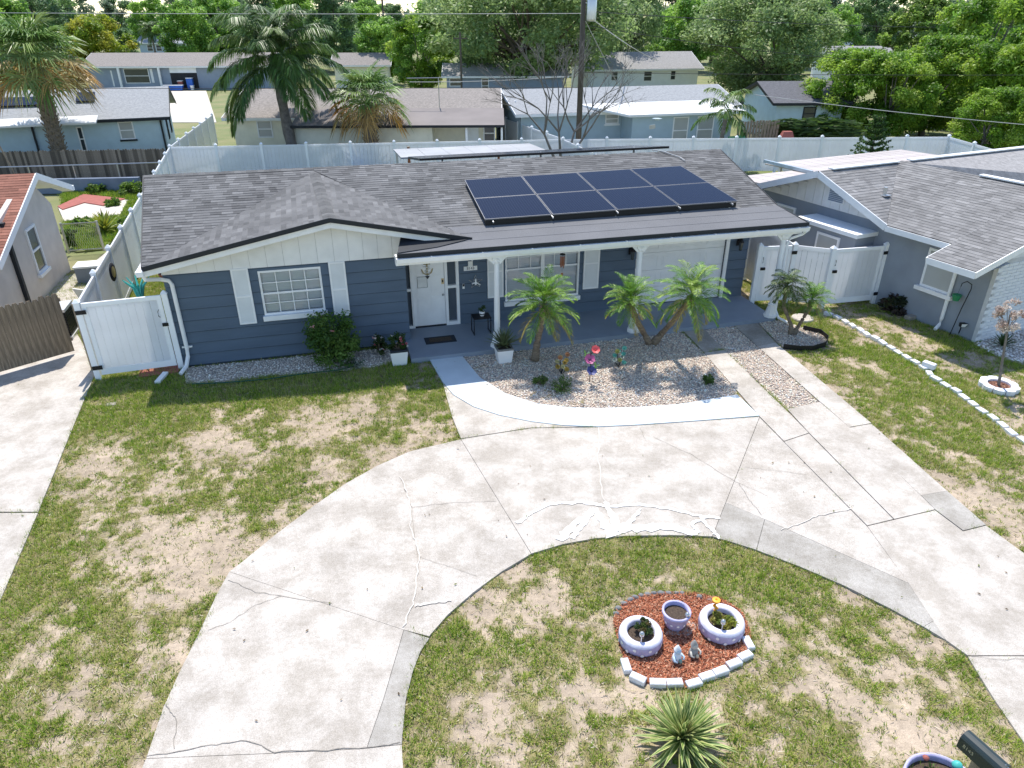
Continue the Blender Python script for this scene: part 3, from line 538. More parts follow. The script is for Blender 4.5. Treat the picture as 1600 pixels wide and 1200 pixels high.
# porch beam, gutter, ceiling
MB().beam(eL + Vector((0, -.012, -.02)), eR + Vector((0, -.012, -.02)), .03, .1).build('drip_edge', 'dark_trim', house)
MB().box(5.45, 16.7, -1.15, -.95, 2.56, 2.79).build('porch_beam', 'white', house)
g = MB(); gy = -1.31
g.hexa([(5.46, gy, 2.66), (16.8, gy, 2.66), (16.8, -1.2, 2.66), (5.46, -1.2, 2.66), (5.46, gy - .03, 2.775), (16.8, gy - .03, 2.775), (16.8, -1.2, 2.775), (5.46, -1.2, 2.775)]); g.build('gutter', 'white', house)
mb = MB()
for i in range(9): u = 6.3 + i * 1.27; mb.box(u - .012, u + .012, gy - .036, -1.24, 2.776, 2.79)
mb.build('gutter_hanger', 'white', house)
MB().box(5.8, 16.25, -.95, VB + .1, 2.70, 2.73).build('porch_ceiling', 'white_old', house)
for u in (7.98, 11.9, 16.22):
    p = thing_ = MB(); vv = -1.05
    p.lathe([(.075, 0), (.08, .3), (.075, 1.4), (.07, 2.05)], (u, vv, .48), 14)
    col = p.build('column', 'white', house, smooth=True)
    b = MB(); b.lathe([(.19, 0), (.19, .06), (.165, .08), (.10, .33), (.115, .36), (.115, .39), (.08, .41)], (u, vv, .1), 8); b.build('column_base', 'white', col)
    c = MB(); c.lathe([(.07, 0), (.10, .04), (.10, .1), (.13, .14)], (u, vv, 2.4), 8); c.box(u - .12, u + .12, vv - .1, vv + .1, 2.5, 2.558)
    for s in (-1, 1): c.prism([(u + s * .1, 0), (u + s * .26, 0), (u + s * .1, 0)], 0, 0) if False else c.hexa([(u + s * .07, vv - .04, 2.38), (u + s * .09, vv - .04, 2.38), (u + s * .09, vv + .04, 2.38), (u + s * .07, vv + .04, 2.38), (u + s * .07, vv - .04, 2.557), (u + s * .26, vv - .04, 2.557), (u + s * .26, vv + .04, 2.557), (u + s * .07, vv + .04, 2.557)])
    c.build('capital', 'white', col)
struct(MB().prism([(p.x, p.y) for p in (HW(5.64, -1.27), HW(16.32, -1.2), HW(16.32, VB + .1), HW(5.79, VB + .1), HW(5.79, -.03), HW(5.66, -.03))], -.1, .1).build('porch_slab', 'paint_porch'))
# front door
dv = VB + .03
MB().box(5.79, 7.32, dv + .05, dv + .2, .1, 2.6).build('entry_backing', 'siding_dark', house)
mb = MB()
for a, b, c, d in ((5.79, 5.98, 1.2, 1.28), (5.79, 5.98, .1, .18), (5.97, 6.03, .1, 2.6), (6.92, 7.0, .1, 2.6), (7.24, 7.32, .1, 2.6), (7.0, 7.24, .1, .2), (7.0, 7.24, 1.2, 1.28), (6.03, 6.92, 2.15, 2.25)): mb.box(a, b, dv - .05, dv + .06, c, d)
mb.build('door_trim', 'white', house)
dr = MB().box(6.035, 6.915, dv - .005, dv + .045, .135, 2.145).build('door', 'white', house)
MB().box(6.03, 6.92, dv - .05, dv + .04, .1, .132).build('threshold', 'dark_trim', dr)
for a, b in ((6.13, 6.44), (6.52, 6.83)):
    for c, d in ((.3, .98), (1.1, 1.62), (1.74, 2.05)):
        m_ = MB(); m_.box(a, b, dv - .012, dv - .004, c, d); m_.box(a + .03, b - .03, dv - .02, dv - .011, c + .03, d - .03); m_.build('door_panel', 'white', dr)
k = MB(); k.lathe([(0, 0), (.03, 0), (.035, .02), (.02, .05), (0, .055)], (0, 0, 0), 10); ko = k.build('door_knob', 'steel', dr, True); ko.location = (6.86, dv - .01, 1.02); ko.rotation_euler = (math.pi / 2, 0, 0)
m_ = MB().box(6.83, 6.9, dv - .025, dv - .004, 1.33, 1.49).build('keypad_lock', 'brass', dr); MB().box(6.845, 6.885, dv - .03, dv - .024, 1.38, 1.46).build('keypad', 'black', m_)
# garage door
gd = MB().box(gar[0], gar[1], VB + .10, VB + .16, gar[2], gar[3]).build('garage_door', 'white', house); hh = (gar[3] - gar[2]) / 4
for r in range(4):
    s = MB().box(gar[0] + .01, gar[1] - .01, VB + .07, VB + .105, gar[2] + r * hh + .006, gar[2] + (r + 1) * hh - .006).build('door_section', 'white', gd)
for r in range(4):
    for c in range(4):
        a = gar[0] + (gar[1] - gar[0]) * (c + .1) / 4; b = gar[0] + (gar[1] - gar[0]) * (c + .9) / 4; z0 = gar[2] + r * hh + .1; z1 = gar[2] + (r + 1) * hh - .1
        mb = MB().box(a, b, VB + .058, VB + .072, z0, z0 + .02).box(a, b, VB + .058, VB + .072, z1 - .02, z1).box(a, a + .02, VB + .058, VB + .072, z0 + .02, z1 - .02).box(b - .02, b, VB + .058, VB + .072, z0 + .02, z1 - .02).box(a + .05, b - .05, VB + .06, VB + .072, z0 + .05, z1 - .05)
        mb.build('raised_panel', 'white', gd)
mb = MB().box(gar[0] - .1, gar[0], VB - .03, VB + .2, .1, gar[3]).box(gar[1], gar[1] + .1, VB - .03, VB + .2, .1, gar[3]).box(gar[0] - .1, gar[1] + .1, VB - .03, VB + .2, gar[3], gar[3] + .1); mb.build('garage_trim', 'white', house)
# downspouts
def pipe(parent, pts, r, mat='white', name='downspout'): return MB().tube(pts, r, 8).build(name, mat, parent)
pipe(house, [(-.33, -.45, 2.62), (-.3, -.42, 2.48), (-.05, -.1, 2.36), (.12, -.07, 2.3), (.17, -.07, 2.2), (.17, -.07, .5), (.16, -.1, .3), (.1, -.25, .1), (-.02, -.5, .02)], .05)
MB().hexa([(-.42, -.6, 2.6), (-.28, -.6, 2.6), (-.28, .6, 2.6), (-.42, .6, 2.6), (-.44, -.6, 2.72), (-.28, -.6, 2.72), (-.28, .6, 2.72), (-.44, .6, 2.72)]).build('gutter', 'white', house)
MB().box(.06, .3, -.06, -.02, .52, .56).build('pipe_strap', 'white', house)
pipe(house, [(16.74, -1.3, 2.68), (16.68, -1.2, 2.55), (16.42, -1.08, 2.42), (16.37, -1.05, 2.3), (16.37, -1.05, .3), (16.42, -1.2, .08), (16.55, -1.45, .03)], .038)
# roof conduit
pipe(house, [(14.6, 4.45, 4.0), (14.9, 4.2, 3.97), (15.25, 3.7, 3.86), (15.3, 3.4, 3.8)], .018, 'cable_pale', 'conduit')
# ---------------------------------------------------------------- solar panels
pn = (kR - bR).cross(bL - bR).normalized(); pn = pn if pn.z > 0 else -pn
def on_roof(x, y, lift):                 # photo pixel on the lifted roof plane, in house coordinates
    r = ray(x, y); rl = Vector((r.dot(Hu), r.dot(Hv), r.z)); c = HL(Vector((0, 0, CH))); t = ((bR + pn * lift) - c).dot(pn) / rl.dot(pn); return c + rl * t
C4 = [on_roof(757, 343, .2), on_roof(1154, 314, .2), on_roof(1064, 259, .15), on_roof(725, 281, .15)]
sa_ = thing('solar_array', 'dark blue solar array of eight panels on the front roof slope', 'solar array', HO, HA)
bi = lambda s, t: (C4[0].lerp(C4[1], s)).lerp(C4[3].lerp(C4[2], s), t)
rowsn = ('lower', 'upper'); colsn = ('leftmost', 'second from left', 'third from left', 'rightmost')
for r in range(2):
    for c in range(4):
        q = [bi((c + .012) / 4, (r + .012) / 2), bi((c + .988) / 4, (r + .012) / 2), bi((c + .988) / 4, (r + .988) / 2), bi((c + .012) / 4, (r + .988) / 2)]
        L_ = q; cc = sum(L_, Vector()) / 4; t = MB().poly([p - pn * .02 for p in L_][::-1]).build('solar_panel', 'black', sa_)
        me = MB().poly([p.lerp(cc, .008) + pn * .004 for p in L_]).mesh('glass_face', 'pv'); uv = me.uv_layers.new(name='UVMap')
        for i, st_ in enumerate(((0, 0), (1, 0), (1, .6), (0, .6))): uv.data[i].uv = st_
        link('glass_face', me, t); f = MB()
        for i in range(4): f.beam(L_[i] - pn * .012, L_[(i + 1) % 4] - pn * .012, .011, .034, pn)
        f.build('frame', 'frame_grey', t)
rk = sa_; nrm_ = pn
def foot_(p): return Vector((p.x, p.y, bR.z - (pn.x * (p.x - bR.x) + pn.y * (p.y - bR.y)) / pn.z))
for a, b in ((bi(.004, .012), bi(.996, .012)), (bi(.006, .02), bi(.006, .99))):
    a, b = a - pn * .05, b - pn * .05; a0, b0 = foot_(a) + pn * .02, foot_(b) + pn * .02; MB().poly([a0, b0, b, a]).build('skirt_and_gap_shade', 'black', sa_)  # black skirt that also paints the shaded gap beneath the panels
for s in (.03, .25, .5, .75, .97):
    a, b = bi(s, -.03) - pn * .06, bi(s, 1.0) - pn * .06; MB().beam(a, b, .03, .04, pn).build('rail', 'alu', rk)
    for t in (.05, .5, .95):
        p = a.lerp(b, t); MB().beam(p, foot_(p), .05, .05, (1, 0, 0)).build('foot', 'alu', rk)
rp_ = thing('rear_solar_array', 'dark edged solar array showing above the roof ridge', 'solar array', HO, HA)
a, b = Vector((7.0, 4.85, 3.99)), Vector((15.3, 4.65, 4.05)); dn = Vector((0, 3.0, -.45))
MB().poly([a, b, b + dn, a + dn]).build('glass_face', 'pv', rp_); mb = MB()
for p, q in ((a, b), (b, b + dn), (b + dn, a + dn), (a + dn, a)): mb.beam(p - Vector((0, 0, .03)), q - Vector((0, 0, .03)), .05, .07)
mb.build('frame', 'black', rp_)
for s in (.1, .5, .9): p = a.lerp(b, s) + dn * .3; MB().beam(p, p - Vector((0, 0, .3)), .05, .05, (1, 0, 0)).build('foot', 'alu', rp_)

pcv = thing('patio_roof', 'light grey flat patio roof just behind the main ridge', 'patio roof', HO, HA)
for i in range(6): MB().hexa([(6.9 + i * .95, 9.4, 3.2), (7.84 + i * .95, 9.4, 3.2), (7.84 + i * .95, 12, 3.08), (6.9 + i * .95, 12, 3.08), (6.9 + i * .95, 9.4, 3.26), (7.84 + i * .95, 9.4, 3.26), (7.84 + i * .95, 12, 3.14), (6.9 + i * .95, 12, 3.14)]).build('roof_panel', 'patio_grey', pcv)
for u in (7, 12.5): MB().box(u - .05, u + .05, 11.8, 11.9, 0, 3.1).build('post', 'white', pcv)
# ---------------------------------------------------------------- vinyl fences and gates
def vinyl_fence(label, p, q, h=1.83, span=2.4, ends=(True, True)):
    p, q = Vector(p), Vector(q); p.z = q.z = 0; d = q - p; L = d.length; n = max(1, round(L / span)); ang = math.atan2(d.y, d.x)
    t = thing('vinyl_fence', label, 'fence', p, ang, 'white vinyl fences'); sp = L / n
    pm = MB().box(-.065, .065, -.065, .065, -.05, h + .05).mesh('post', 'vinyl'); cm = MB().hexa([(-.08, -.08, 0), (.08, -.08, 0), (.08, .08, 0), (-.08, .08, 0), (-.02, -.02, .07), (.02, -.02, .07), (.02, .02, .07), (-.02, .02, .07)]).box(-.08, .08, -.08, .08, -.03, 0).mesh('post_cap', 'vinyl')
    mb = MB(); x0, x1 = .065, sp - .065; k = max(6, round((x1 - x0) / .2))
    mb.box(x0, x1, -.025, .025, .06, .2).box(x0, x1, -.025, .025, h - .12, h + .01)
    for i in range(k): mb.box(x0 + (x1 - x0) * i / k + .004, x0 + (x1 - x0) * (i + 1) / k - .004, -.014, .014, .2, h - .12)
    bm = mb.mesh('panel', 'vinyl_panel')
    for i in range(n + 1):
        if (i == 0 and not ends[0]) or (i == n and not ends[1]): continue
        o = link('post', pm, t); o.location = (i * sp, 0, 0); c = link('post_cap', cm, o); c.location = (0, 0, h + .085)
    for i in range(n): o = link('panel', bm, t); o.location = (i * sp, 0, 0)
    return t
def vinyl_gate(label, p, q, h=1.8, latch=1, group='white vinyl gates'):
    p, q = Vector(p), Vector(q); p.z = q.z = 0; d = q - p; L = d.length; t = thing('vinyl_gate', label, 'gate', p, math.atan2(d.y, d.x), group)
    for x in (0, L):
        o = MB().box(x - .065, x + .065, -.065, .065, -.05, h + .04).build('post', 'vinyl', t); MB().hexa([(x - .08, -.08, h + .04), (x + .08, -.08, h + .04), (x + .08, .08, h + .04), (x - .08, .08, h + .04), (x - .02, -.02, h + .11), (x + .02, -.02, h + .11), (x + .02, .02, h + .11), (x - .02, .02, h + .11)]).build('post_cap', 'vinyl', o)
    a, b = .09, L - .09; n = max(3, round((b - a - .2) / .17))
    MB().box(a, a + .1, -.03, .03, .08, h).box(b - .1, b, -.03, .03, .08, h).box(a + .1, b - .1, -.028, .028, .08, .24).box(a + .1, b - .1, -.028, .028, h - .1, h).build('gate_frame', 'vinyl', t)
    for i in range(n): w = (b - a - .2) / n; MB().box(a + .1 + w * i + .003, a + .1 + w * (i + 1) - .003, -.016, .016, .24, h - .1).build('board', 'vinyl_panel', t)
    hx, lx = (0, b - .05) if latch > 0 else (L, a + .05)
    for z in (.3, h - .2): MB().box(hx - .1 * (latch < 0) - .06 * (latch > 0), hx + .16 * (latch > 0) + .06 * (latch < 0), -.085, -.066, z - .05, z + .05).build('hinge', 'black_iron', t)
    MB().box(lx - .05, lx + .09, -.075, -.031, h * .6, h * .6 + .08).build('latch', 'black_iron', t)
    MB().tube([(lx - .03 * latch - .03, -.03, h * .72), (lx - .03 * latch - .05, -.08, h * .74), (lx - .03 * latch - .05, -.08, h * .8), (lx - .03 * latch - .03, -.03, h * .82)], .008, 6).build('pull', 'black_iron', t)
    return t
lg0 = HW(-1.95, -.17); lg1 = HW(-.06, -.04)
vinyl_gate('white vinyl gate with black hinges left of the blue front wall', lg0, lg1, 1.95, 1)
bl = G(265, 230, 1.83); far = G(331, 180, 1.83); bm_ = G(880, 218, 1.83); rr1 = G(1483, 214, 1.83); rr2 = G(1567, 238, 1.83)
vinyl_fence('long white vinyl fence on the left between the two houses', lg0 + Hv * .2 + Hu * -.1, bl, ends=(False, True))
vinyl_fence('white vinyl fence running back beside the pale blue house', bl, far, ends=(False, True))
vinyl_fence('white vinyl back fence in front of the cream house', bl, bm_, ends=(False, True))
vinyl_fence('white vinyl back fence behind the right neighbor yard', bm_, rr1, ends=(False, True))
vinyl_fence('short white vinyl fence at far right corner under trees', rr1, rr2, ends=(False, True))
vinyl_fence('white vinyl fence between cream house and light blue house', G(790, 186, 1.83), bm_ + Vector((0, .2, 0)), ends=(True, False))
g1a, g1b, g2a, g2b = HW(16.42, .25), HW(17.5, .1), HW(18.35, -.55), HW(20.15, -.62)
vinyl_fence('white vinyl fence along the right side of the blue house', g1b, bm_, ends=(False, False))
vinyl_gate('narrow white vinyl gate beside the right porch column', g1a, g1b, 1.8, -1)
vinyl_gate('wide white vinyl gate next to the grey neighbor wall', g2a, g2b, 1.8, -1)
vinyl_fence('single white vinyl panel joining the two right gates', g1b, g2a, 1.8, ends=(False, False))
# ---------------------------------------------------------------- generic neighbour houses
class Frame:
    def __init__(s, o, ang): s.o = Vector((o[0], o[1], 0)); s.u = Vector((math.cos(ang), math.sin(ang), 0)); s.v = Vector((-math.sin(ang), math.cos(ang), 0)); s.a = ang
    def loc(s, p): d = p - s.o; return Vector((d.dot(s.u), d.dot(s.v), p.z))
    def W(s, u, v, z=0): return s.o + s.u * u + s.v * v + Vector((0, 0, z))
    def onv(s, x, y, v): r = ray(x, y); c = Vector((0, 0, CH)); return s.loc(c + r * ((v - (c - s.o).dot(s.v)) / r.dot(s.v)))
    def onu(s, x, y, u): r = ray(x, y); c = Vector((0, 0, CH)); return s.loc(c + r * ((u - (c - s.o).dot(s.u)) / r.dot(s.u)))
def opening(parent, u0, u1, z0, z1, v, frame='white', glass='glass_dark', mull=True, axis='v', sill=None):
    X = (lambda a, b, c: (a, b, c)) if axis == 'v' else (lambda a, b, c: (b, a, c))
    def bx(mb, a, b, c, d, e, f): p = X(a, c, 0); q = X(b, d, 0); return mb.box(min(p[0], q[0]), max(p[0], q[0]), min(p[1], q[1]), max(p[1], q[1]), e, f)
    f = .07; mb = MB(); s = -1 if axis == 'v' else 1
    ya, yb = (v - .05, v + .02) if axis == 'v' else (v - .02, v + .05)
    for a, b, c, d in ((u0, u0 + f, z0, z1), (u1 - f, u1, z0, z1), (u0 + f, u1 - f, z0, z0 + f), (u0 + f, u1 - f, z1 - f, z1)): bx(mb, a, b, ya, yb, c, d)
    if mull: bx(mb, u0 + f, u1 - f, ya + .01, yb, (z0 + z1) / 2 - .03, (z0 + z1) / 2 + .03)
    w = mb.build('window', frame, parent); bx(MB(), u0 + f, u1 - f, v - .015, v + .015, z0 + f, z1 - f).build('pane', glass, w)
    if sill: (bx(MB(), u0 - .06, u1 + .06, ya - .06 if axis == 'v' else v, v if axis == 'v' else yb + .06, z0 - .1, z0 - .002)).build('sill', sill, w)
    return w
mk('glass_dark', (.045, .055, .06), .12, .2, 1, spec=.7); mk('glass_pale', (.42, .43, .42), .3, .1, 1, spec=.6)
def gable_house(name, label, eL, ang, length, run, ze, zr, wall, roof, trim='white', oh=.45, wins=(), depth=None, right_open=(), fascia=None, group='neighboring houses'):
    F = Frame(eL, ang); t = thing(name, label, 'house', F.o, ang, group); D = depth or 2 * run
    e = oh; w = MB(); w.box(e, length - e, e, D - e, -.1, ze - .02); zg = zr - (zr - ze) * e / run - .06
    for u in (e, length - e - .12): w.hexa([(u, e, ze - .02), (u + .12, e, ze - .02), (u + .12, D - e, ze - .02), (u, D - e, ze - .02), (u, run - .02, zr - .1), (u + .12, run - .02, zr - .1), (u + .12, run + .02, zr - .1), (u, run + .02, zr - .1)])
    w.build('wall', wall, t)
    rf = deck(t, [Vector((0, 0, ze)), Vector((length, 0, ze)), Vector((length, run, zr)), Vector((0, run, zr))], .08, roof, 'roof'); deck(t, [Vector((length, D, ze)), Vector((0, D, ze)), Vector((0, run, zr)), Vector((length, run, zr))], .08, roof, 'roof')
    fm = fascia or trim; mb = MB().beam((0, -.02, ze - .1), (length, -.02, ze - .1), .03, .16)
    for u in (-.01, length + .01): mb.beam((u, 0, ze - .09), (u, run, zr - .09), .03, .18); mb.beam((u, D, ze - .09), (u, run, zr - .09), .03, .18)
    mb.build('fascia', fm, t)
    for (x0, y0, x1, y1, *k) in wins:
        a = F.onv(x0, y0, e); b = F.onv(x1, y1, e); opening(t, a.x, b.x, max(.1, b.z), min(a.z, ze - .2), e, k[0] if k else trim, k[1] if len(k) > 1 else 'glass_dark', sill=k[2] if len(k) > 2 else None)
    return t, F
R_ = math.radians
t, F = gable_house('blue_house', 'pale blue house with light grey roof and black gutters behind wood fence', G(-260, 204, 2.5), R_(20.5), 16.3, 4.25, 2.5, 3.85, 'wall_blue', 'roof_far_pale', fascia='dark_trim', wins=[(182, 187, 213, 217, 'white', 'glass_pale', 'dark_trim'), (118, 198, 138, 236)])
for px in (50, 253): a = F.onv(px, 200, .4); MB().box(a.x - .05, a.x + .05, .33, .44, 0, 2.45).build('downspout', 'dark_trim', t)
a, b = F.onv(-60, 190, -.6), F.onv(150, 190, -.6); deck(t, [Vector((a.x - 4, -.8, 2.45)), Vector((b.x, -.8, 2.45)), Vector((b.x, 1.6, 2.85)), Vector((a.x - 4, 1.6, 2.85))], .1, 'roof_white', 'porch_roof')
for (u0, u1, v0, v1) in ((5.2, 9.7, 1.9, 3.0), (11.2, 12.2, 2.2, 3.4)):
    z = lambda v: 2.5 + 1.35 * v / 4.25 + .1; MB().hexa([(u0, v0, z(v0)), (u1, v0, z(v0)), (u1, v1, z(v1)), (u0, v1, z(v1)), (u0, v0, z(v0) + .04), (u1, v0, z(v0) + .04), (u1, v1, z(v1) + .04), (u0, v1, z(v1) + .04)]).build('solar_panel', 'pv', t)
for v in (2.2, 5.2): opening(t, v, v + .8, .9, 2.1, 16.3 - .45, 'dark_trim', 'glass_dark', axis='u')
t, F = gable_house('cream_house', 'cream ranch house with brown shingle roof behind the back fence', G(346, 184, 2.5), R_(1.5), 16.6, 5.0, 2.5, 3.66, 'stucco_cream', 'roof_far_brown', fascia='white', wins=[(400, 187, 428, 215, 'white', 'glass_pale'), (643, 200, 655, 219, 'white', 'glass_pale'), (553, 204, 572, 220), (755, 195, 774, 221, 'white', 'glass_dark')])
a, b = F.onv(455, 197, -1.6), F.onv(788, 190, -1.6); deck(t, [Vector((a.x, -1.8, 2.28)), Vector((b.x, -1.8, 2.28)), Vector((b.x, 1.2, 2.86)), Vector((a.x, 1.2, 2.86))], .06, 'roof_flat', 'porch_roof'); MB().beam((a.x, -1.83, 2.21), (b.x, -1.83, 2.21), .04, .14).build('fascia', 'dark_trim', t)
MB().box(a.x, b.x - 4.2, -1.3, .46, -.1, 2.25).build('wall', 'stucco_cream', t); dd = F.onv(727, 200, .4); MB().box(dd.x, dd.x + .8, .37, .44, 0, 2.05).build('door', 'wall_pale', t)
for u in (b.x - .15, b.x - 2.2): MB().box(u - .06, u + .06, -1.7, -1.58, 0, 2.2).build('porch_post', 'white', t)
for x in (477, 482): p = F.onv(x, 175, 1.5); MB().lathe([(.05, 0), (.05, .3), (0, .3)], (p.x, 1.6, 2.85), 8).build('vent_pipe', 'black', t)
am = F.onv(687, 172, 1.5); an_ = thing('antenna_mast', 'thin antenna mast with cross arm on the cream house roof', 'antenna', F.W(am.x, 1.5, 2.8), 0); MB().tube([(0, 0, 0), (0, 0, 1.75)], .03, 6).build('mast', 'steel', an_); MB().tube([(-1.9, 0, 1.72), (.3, 0, 1.75)], .02, 5).build('arm', 'steel', an_)
t, F = gable_house('light_blue_house', 'light blue house with pale shingle roof and white flat bay roof', G(806, 179, 2.5), R_(15), 15.6, 3.7, 2.5, 3.6, 'wall_ltblue', 'roof_far_pale', wins=[(946, 178, 966, 193, 'white', 'glass_pale', 'white')])
a = F.onv(985, 200, -1.3); b = F.onv(1160, 180, -1.3); MB().box(a.x + .1, b.x - .9, -1.3, .44, -.1, 2.38).build('bay', 'wall_ltblue', t)
deck(t, [Vector((a.x - .3, -1.65, 2.45)), Vector((b.x, -1.65, 2.45)), Vector((b.x - .3, 1.1, 2.86)), Vector((a.x - 2.6, 1.1, 2.86))], .14, 'roof_white', 'bay_roof')
for x0, x1 in ((1052, 1073), (1090, 1112)): p, q = F.onv(x0, 188, -1.3), F.onv(x1, 217, -1.3); opening(t, p.x, q.x, .55, 2.2, -1.3, 'white', 'glass_pale')
MB().box(-.02 + .45, .47, 1.7, 5.7, 2.4, 3.1).build('gable_board', 'white', t)
t, F = gable_house('grey_garage_house', 'blue grey house with open garage far behind the pale blue house', G(122, 104, 2.5), R_(4), 22, 4.2, 2.5, 3.75, 'wall_grey', 'roof_far_brown', wins=[(192, 107, 236, 130, 'white', 'glass_dark'), (172, 110, 180, 135), ])
for x in (187, 250): p = F.onv(x, 120, .1); MB().box(p.x - .12, p.x + .12, .0, .2, 0, 2.4).build('porch_post', 'white', t)
for x0, x1 in ((186, 192), (234, 242)): p, q = F.onv(x0, 110, .4), F.onv(x1, 130, .4); MB().box(p.x, q.x, .38, .44, .7, 2.2).build('shutter', 'white', t)
p, q = F.onv(266, 117, .4), F.onv(312, 140, .4); gr = MB().box(p.x, q.x, .41, .46, 0, 1.75).build('garage_opening', 'interior', t); MB().box(p.x, q.x, .38, .44, 1.75, 2.3).build('garage_door', 'wall_pale', t)
for i, (m, w_, h_) in enumerate((('blue_plastic', 2.2, .5), ('red_paint', .5, .9), ('blue_plastic', .7, 1.2), ('white', .3, .4))):
    c = thing('storage_bin', ['long blue bin at the foot of the open garage', 'red container inside the open garage', 'tall blue container inside the open garage', 'small white container in the open garage'][i], 'container', F.W(p.x + (.6, 1.2, 2.3, 2.6)[i], (-.9, -.1, -.1, -.5)[i], 0), F.a); MB().hexa([(-w_ * .45, -.3, 0), (w_ * .45, -.3, 0), (w_ * .45, .1, 0), (-w_ * .45, .1, 0), (-w_ / 2, -.35, h_), (w_ / 2, -.35, h_), (w_ / 2, .12, h_), (-w_ / 2, .12, h_)]).build('body', m, c); MB().box(-w_ / 2 - .03, w_ / 2 + .03, -.38, .15, h_, h_ + .06).build('lid', 'white', c)
struct(MB().prism([(v.x, v.y) for v in GP([(262, 141), (322, 141), (338, 190), (268, 190)])], -.09, -.05).build('far_driveway', 'pad'))
gable_house('brown_roof_house', 'tan house with brown roof behind the queen palm', G(515, 102, 2.5), R_(4), 7.2, 3.3, 2.5, 3.7, 'stucco_cream', 'roof_far_brown', wins=[(536, 108, 548, 126, 'white', 'glass_pale')])
gable_house('distant_blue_house', 'small distant blue house with pale roof between trees', G(212, 67, 2.5), R_(8), 13.5, 6, 2.5, 4.4, 'wall_ltblue', 'roof_far_pale', wins=[(229, 70, 240, 80, 'white', 'glass_dark'), (243, 70, 254, 80, 'white', 'glass_dark')])
gable_house('white_house', 'white house with grey roof behind the utility pole', G(915, 109, 2.7), R_(10), 13.2, 4, 2.7, 4.2, 'wall_pale', 'roof_far_grey', wins=[(955, 110, 965, 126, 'white', 'glass_dark'), (1006, 111, 1018, 127, 'white', 'glass_dark'), (1048, 110, 1055, 125, 'white', 'glass_dark')])
gable_house('grey_house', 'grey house with white porch posts under the big oak', G(690, 119, 2.5), R_(2), 12.5, 3.2, 2.5, 3.5, 'wall_grey', 'roof_far_grey', wins=[(702, 120, 722, 135, 'white', 'glass_dark'), (752, 122, 764, 146, 'white', 'glass_dark')])
gable_house('dark_roof_cottage', 'small cottage with dark roof and pale turquoise wall behind vine hedge', G(1209, 161, 2.5), R_(3), 5.6, 3.7, 2.5, 3.6, 'wall_blue', 'roof_far_dark', fascia='dark_trim', wins=[(1256, 167, 1272, 188, 'dark_trim', 'glass_dark')])
for i, (px, py, ln, wl, rf, lb) in enumerate(((1450, 62, 18, 'stucco_beige', 'roof_far_brown', 'distant tan house at upper right behind the pine'), (1590, 72, 16, 'wall_pale', 'roof_far_grey', 'distant grey roofed house at the right edge'), (1300, 92, 14, 'wall_pale', 'roof_far_grey', 'grey roof showing between the right trees'), (1310, 54, 10, 'wall_pale', 'roof_white', 'distant white roofed building beyond the right oak'), (540, 24, 26, 'wall_pale', 'roof_white', 'distant white building in a gap of the left trees'))):
    gable_house('distant_house', lb, G(px, max(py, 44), 2.6), 0, ln, 4, 2.6, 4.0, wl, rf)
# ---------------------------------------------------------------- left neighbour (beige, red roof) in house frame
lh = thing('beige_house', 'beige stucco house with red shingle roof at the left edge', 'house', HO, HA); uW, uE = -4.95, -4.62
ap, e1, e2 = Vector((uE, 7.75, 3.58)), Vector((uE, 10.8, 2.58)), Vector((uE, 3.2, 2.2)); xl = -14
e2.z = ap.z - (ap.z - e1.z) / (e1.y - ap.y) * (ap.y - e2.y)
mb = MB().box(xl, uW, 2.6, 9.3, -.1, 2.3); mb.hexa([(uW - .15, 2.6, 2.3), (uW, 2.6, 2.3), (uW, 9.3, 2.3), (uW - .15, 9.3, 2.3), (uW - .15, 7.6, 3.4), (uW, 7.6, 3.4), (uW, 7.9, 3.4), (uW - .15, 7.9, 3.4)]); mb.build('wall', 'stucco_beige', lh)
for e in (e1, e2):
    P = [ap, e, Vector((xl, e.y, e.z)), Vector((xl, ap.y, ap.z))]; shingles(lh, P, (0, e.y - ap.y, 0), .15, .3, 'shingle_red', .75, 1.2); deck(lh, [p - Vector((0, 0, .004)) for p in P], .05, 'white', 'roof_deck')
    MB().beam(ap + Vector((.012, 0, -.09)), e + Vector((.012, 0, -.09)), .03, .2).build('fascia', 'white', lh)
    P = [ap + Vector((0, 0, -.2)), e + Vector((0, 0, -.2))]; n = 9; mb = MB()
    for i in range(n): a, b = P[0].lerp(P[1], i / n), P[0].lerp(P[1], (i + .9) / n); mb.poly([a, b, Vector((uW, b.y, b.z)), Vector((uW, a.y, a.z))])
    mb.build('soffit', 'white', lh)
MB().box(uE - .3, uE + .05, 10.7, 10.85, 2.42, 2.58).build('gutter', 'white', lh)
w0 = HL(Vector((0, 0, 0))); opening(lh, 6.4, 7.25, .75, 2.15, uW, 'white', 'glass_dark', axis='u', sill='white')
MB().box(uW, uW + .1, 4.9, 5.05, 0, 2.75).build('downspout', 'dark_trim', lh); MB().hexa([(-6.9, 6.4, 3.13), (-6.2, 6.4, 3.13), (-6.2, 7.1, 3.36), (-6.9, 7.1, 3.36), (-6.9, 6.4, 3.23), (-6.2, 6.4, 3.23), (-6.2, 7.1, 3.46), (-6.9, 7.1, 3.46)]).build('roof_vent', 'terracotta', lh)
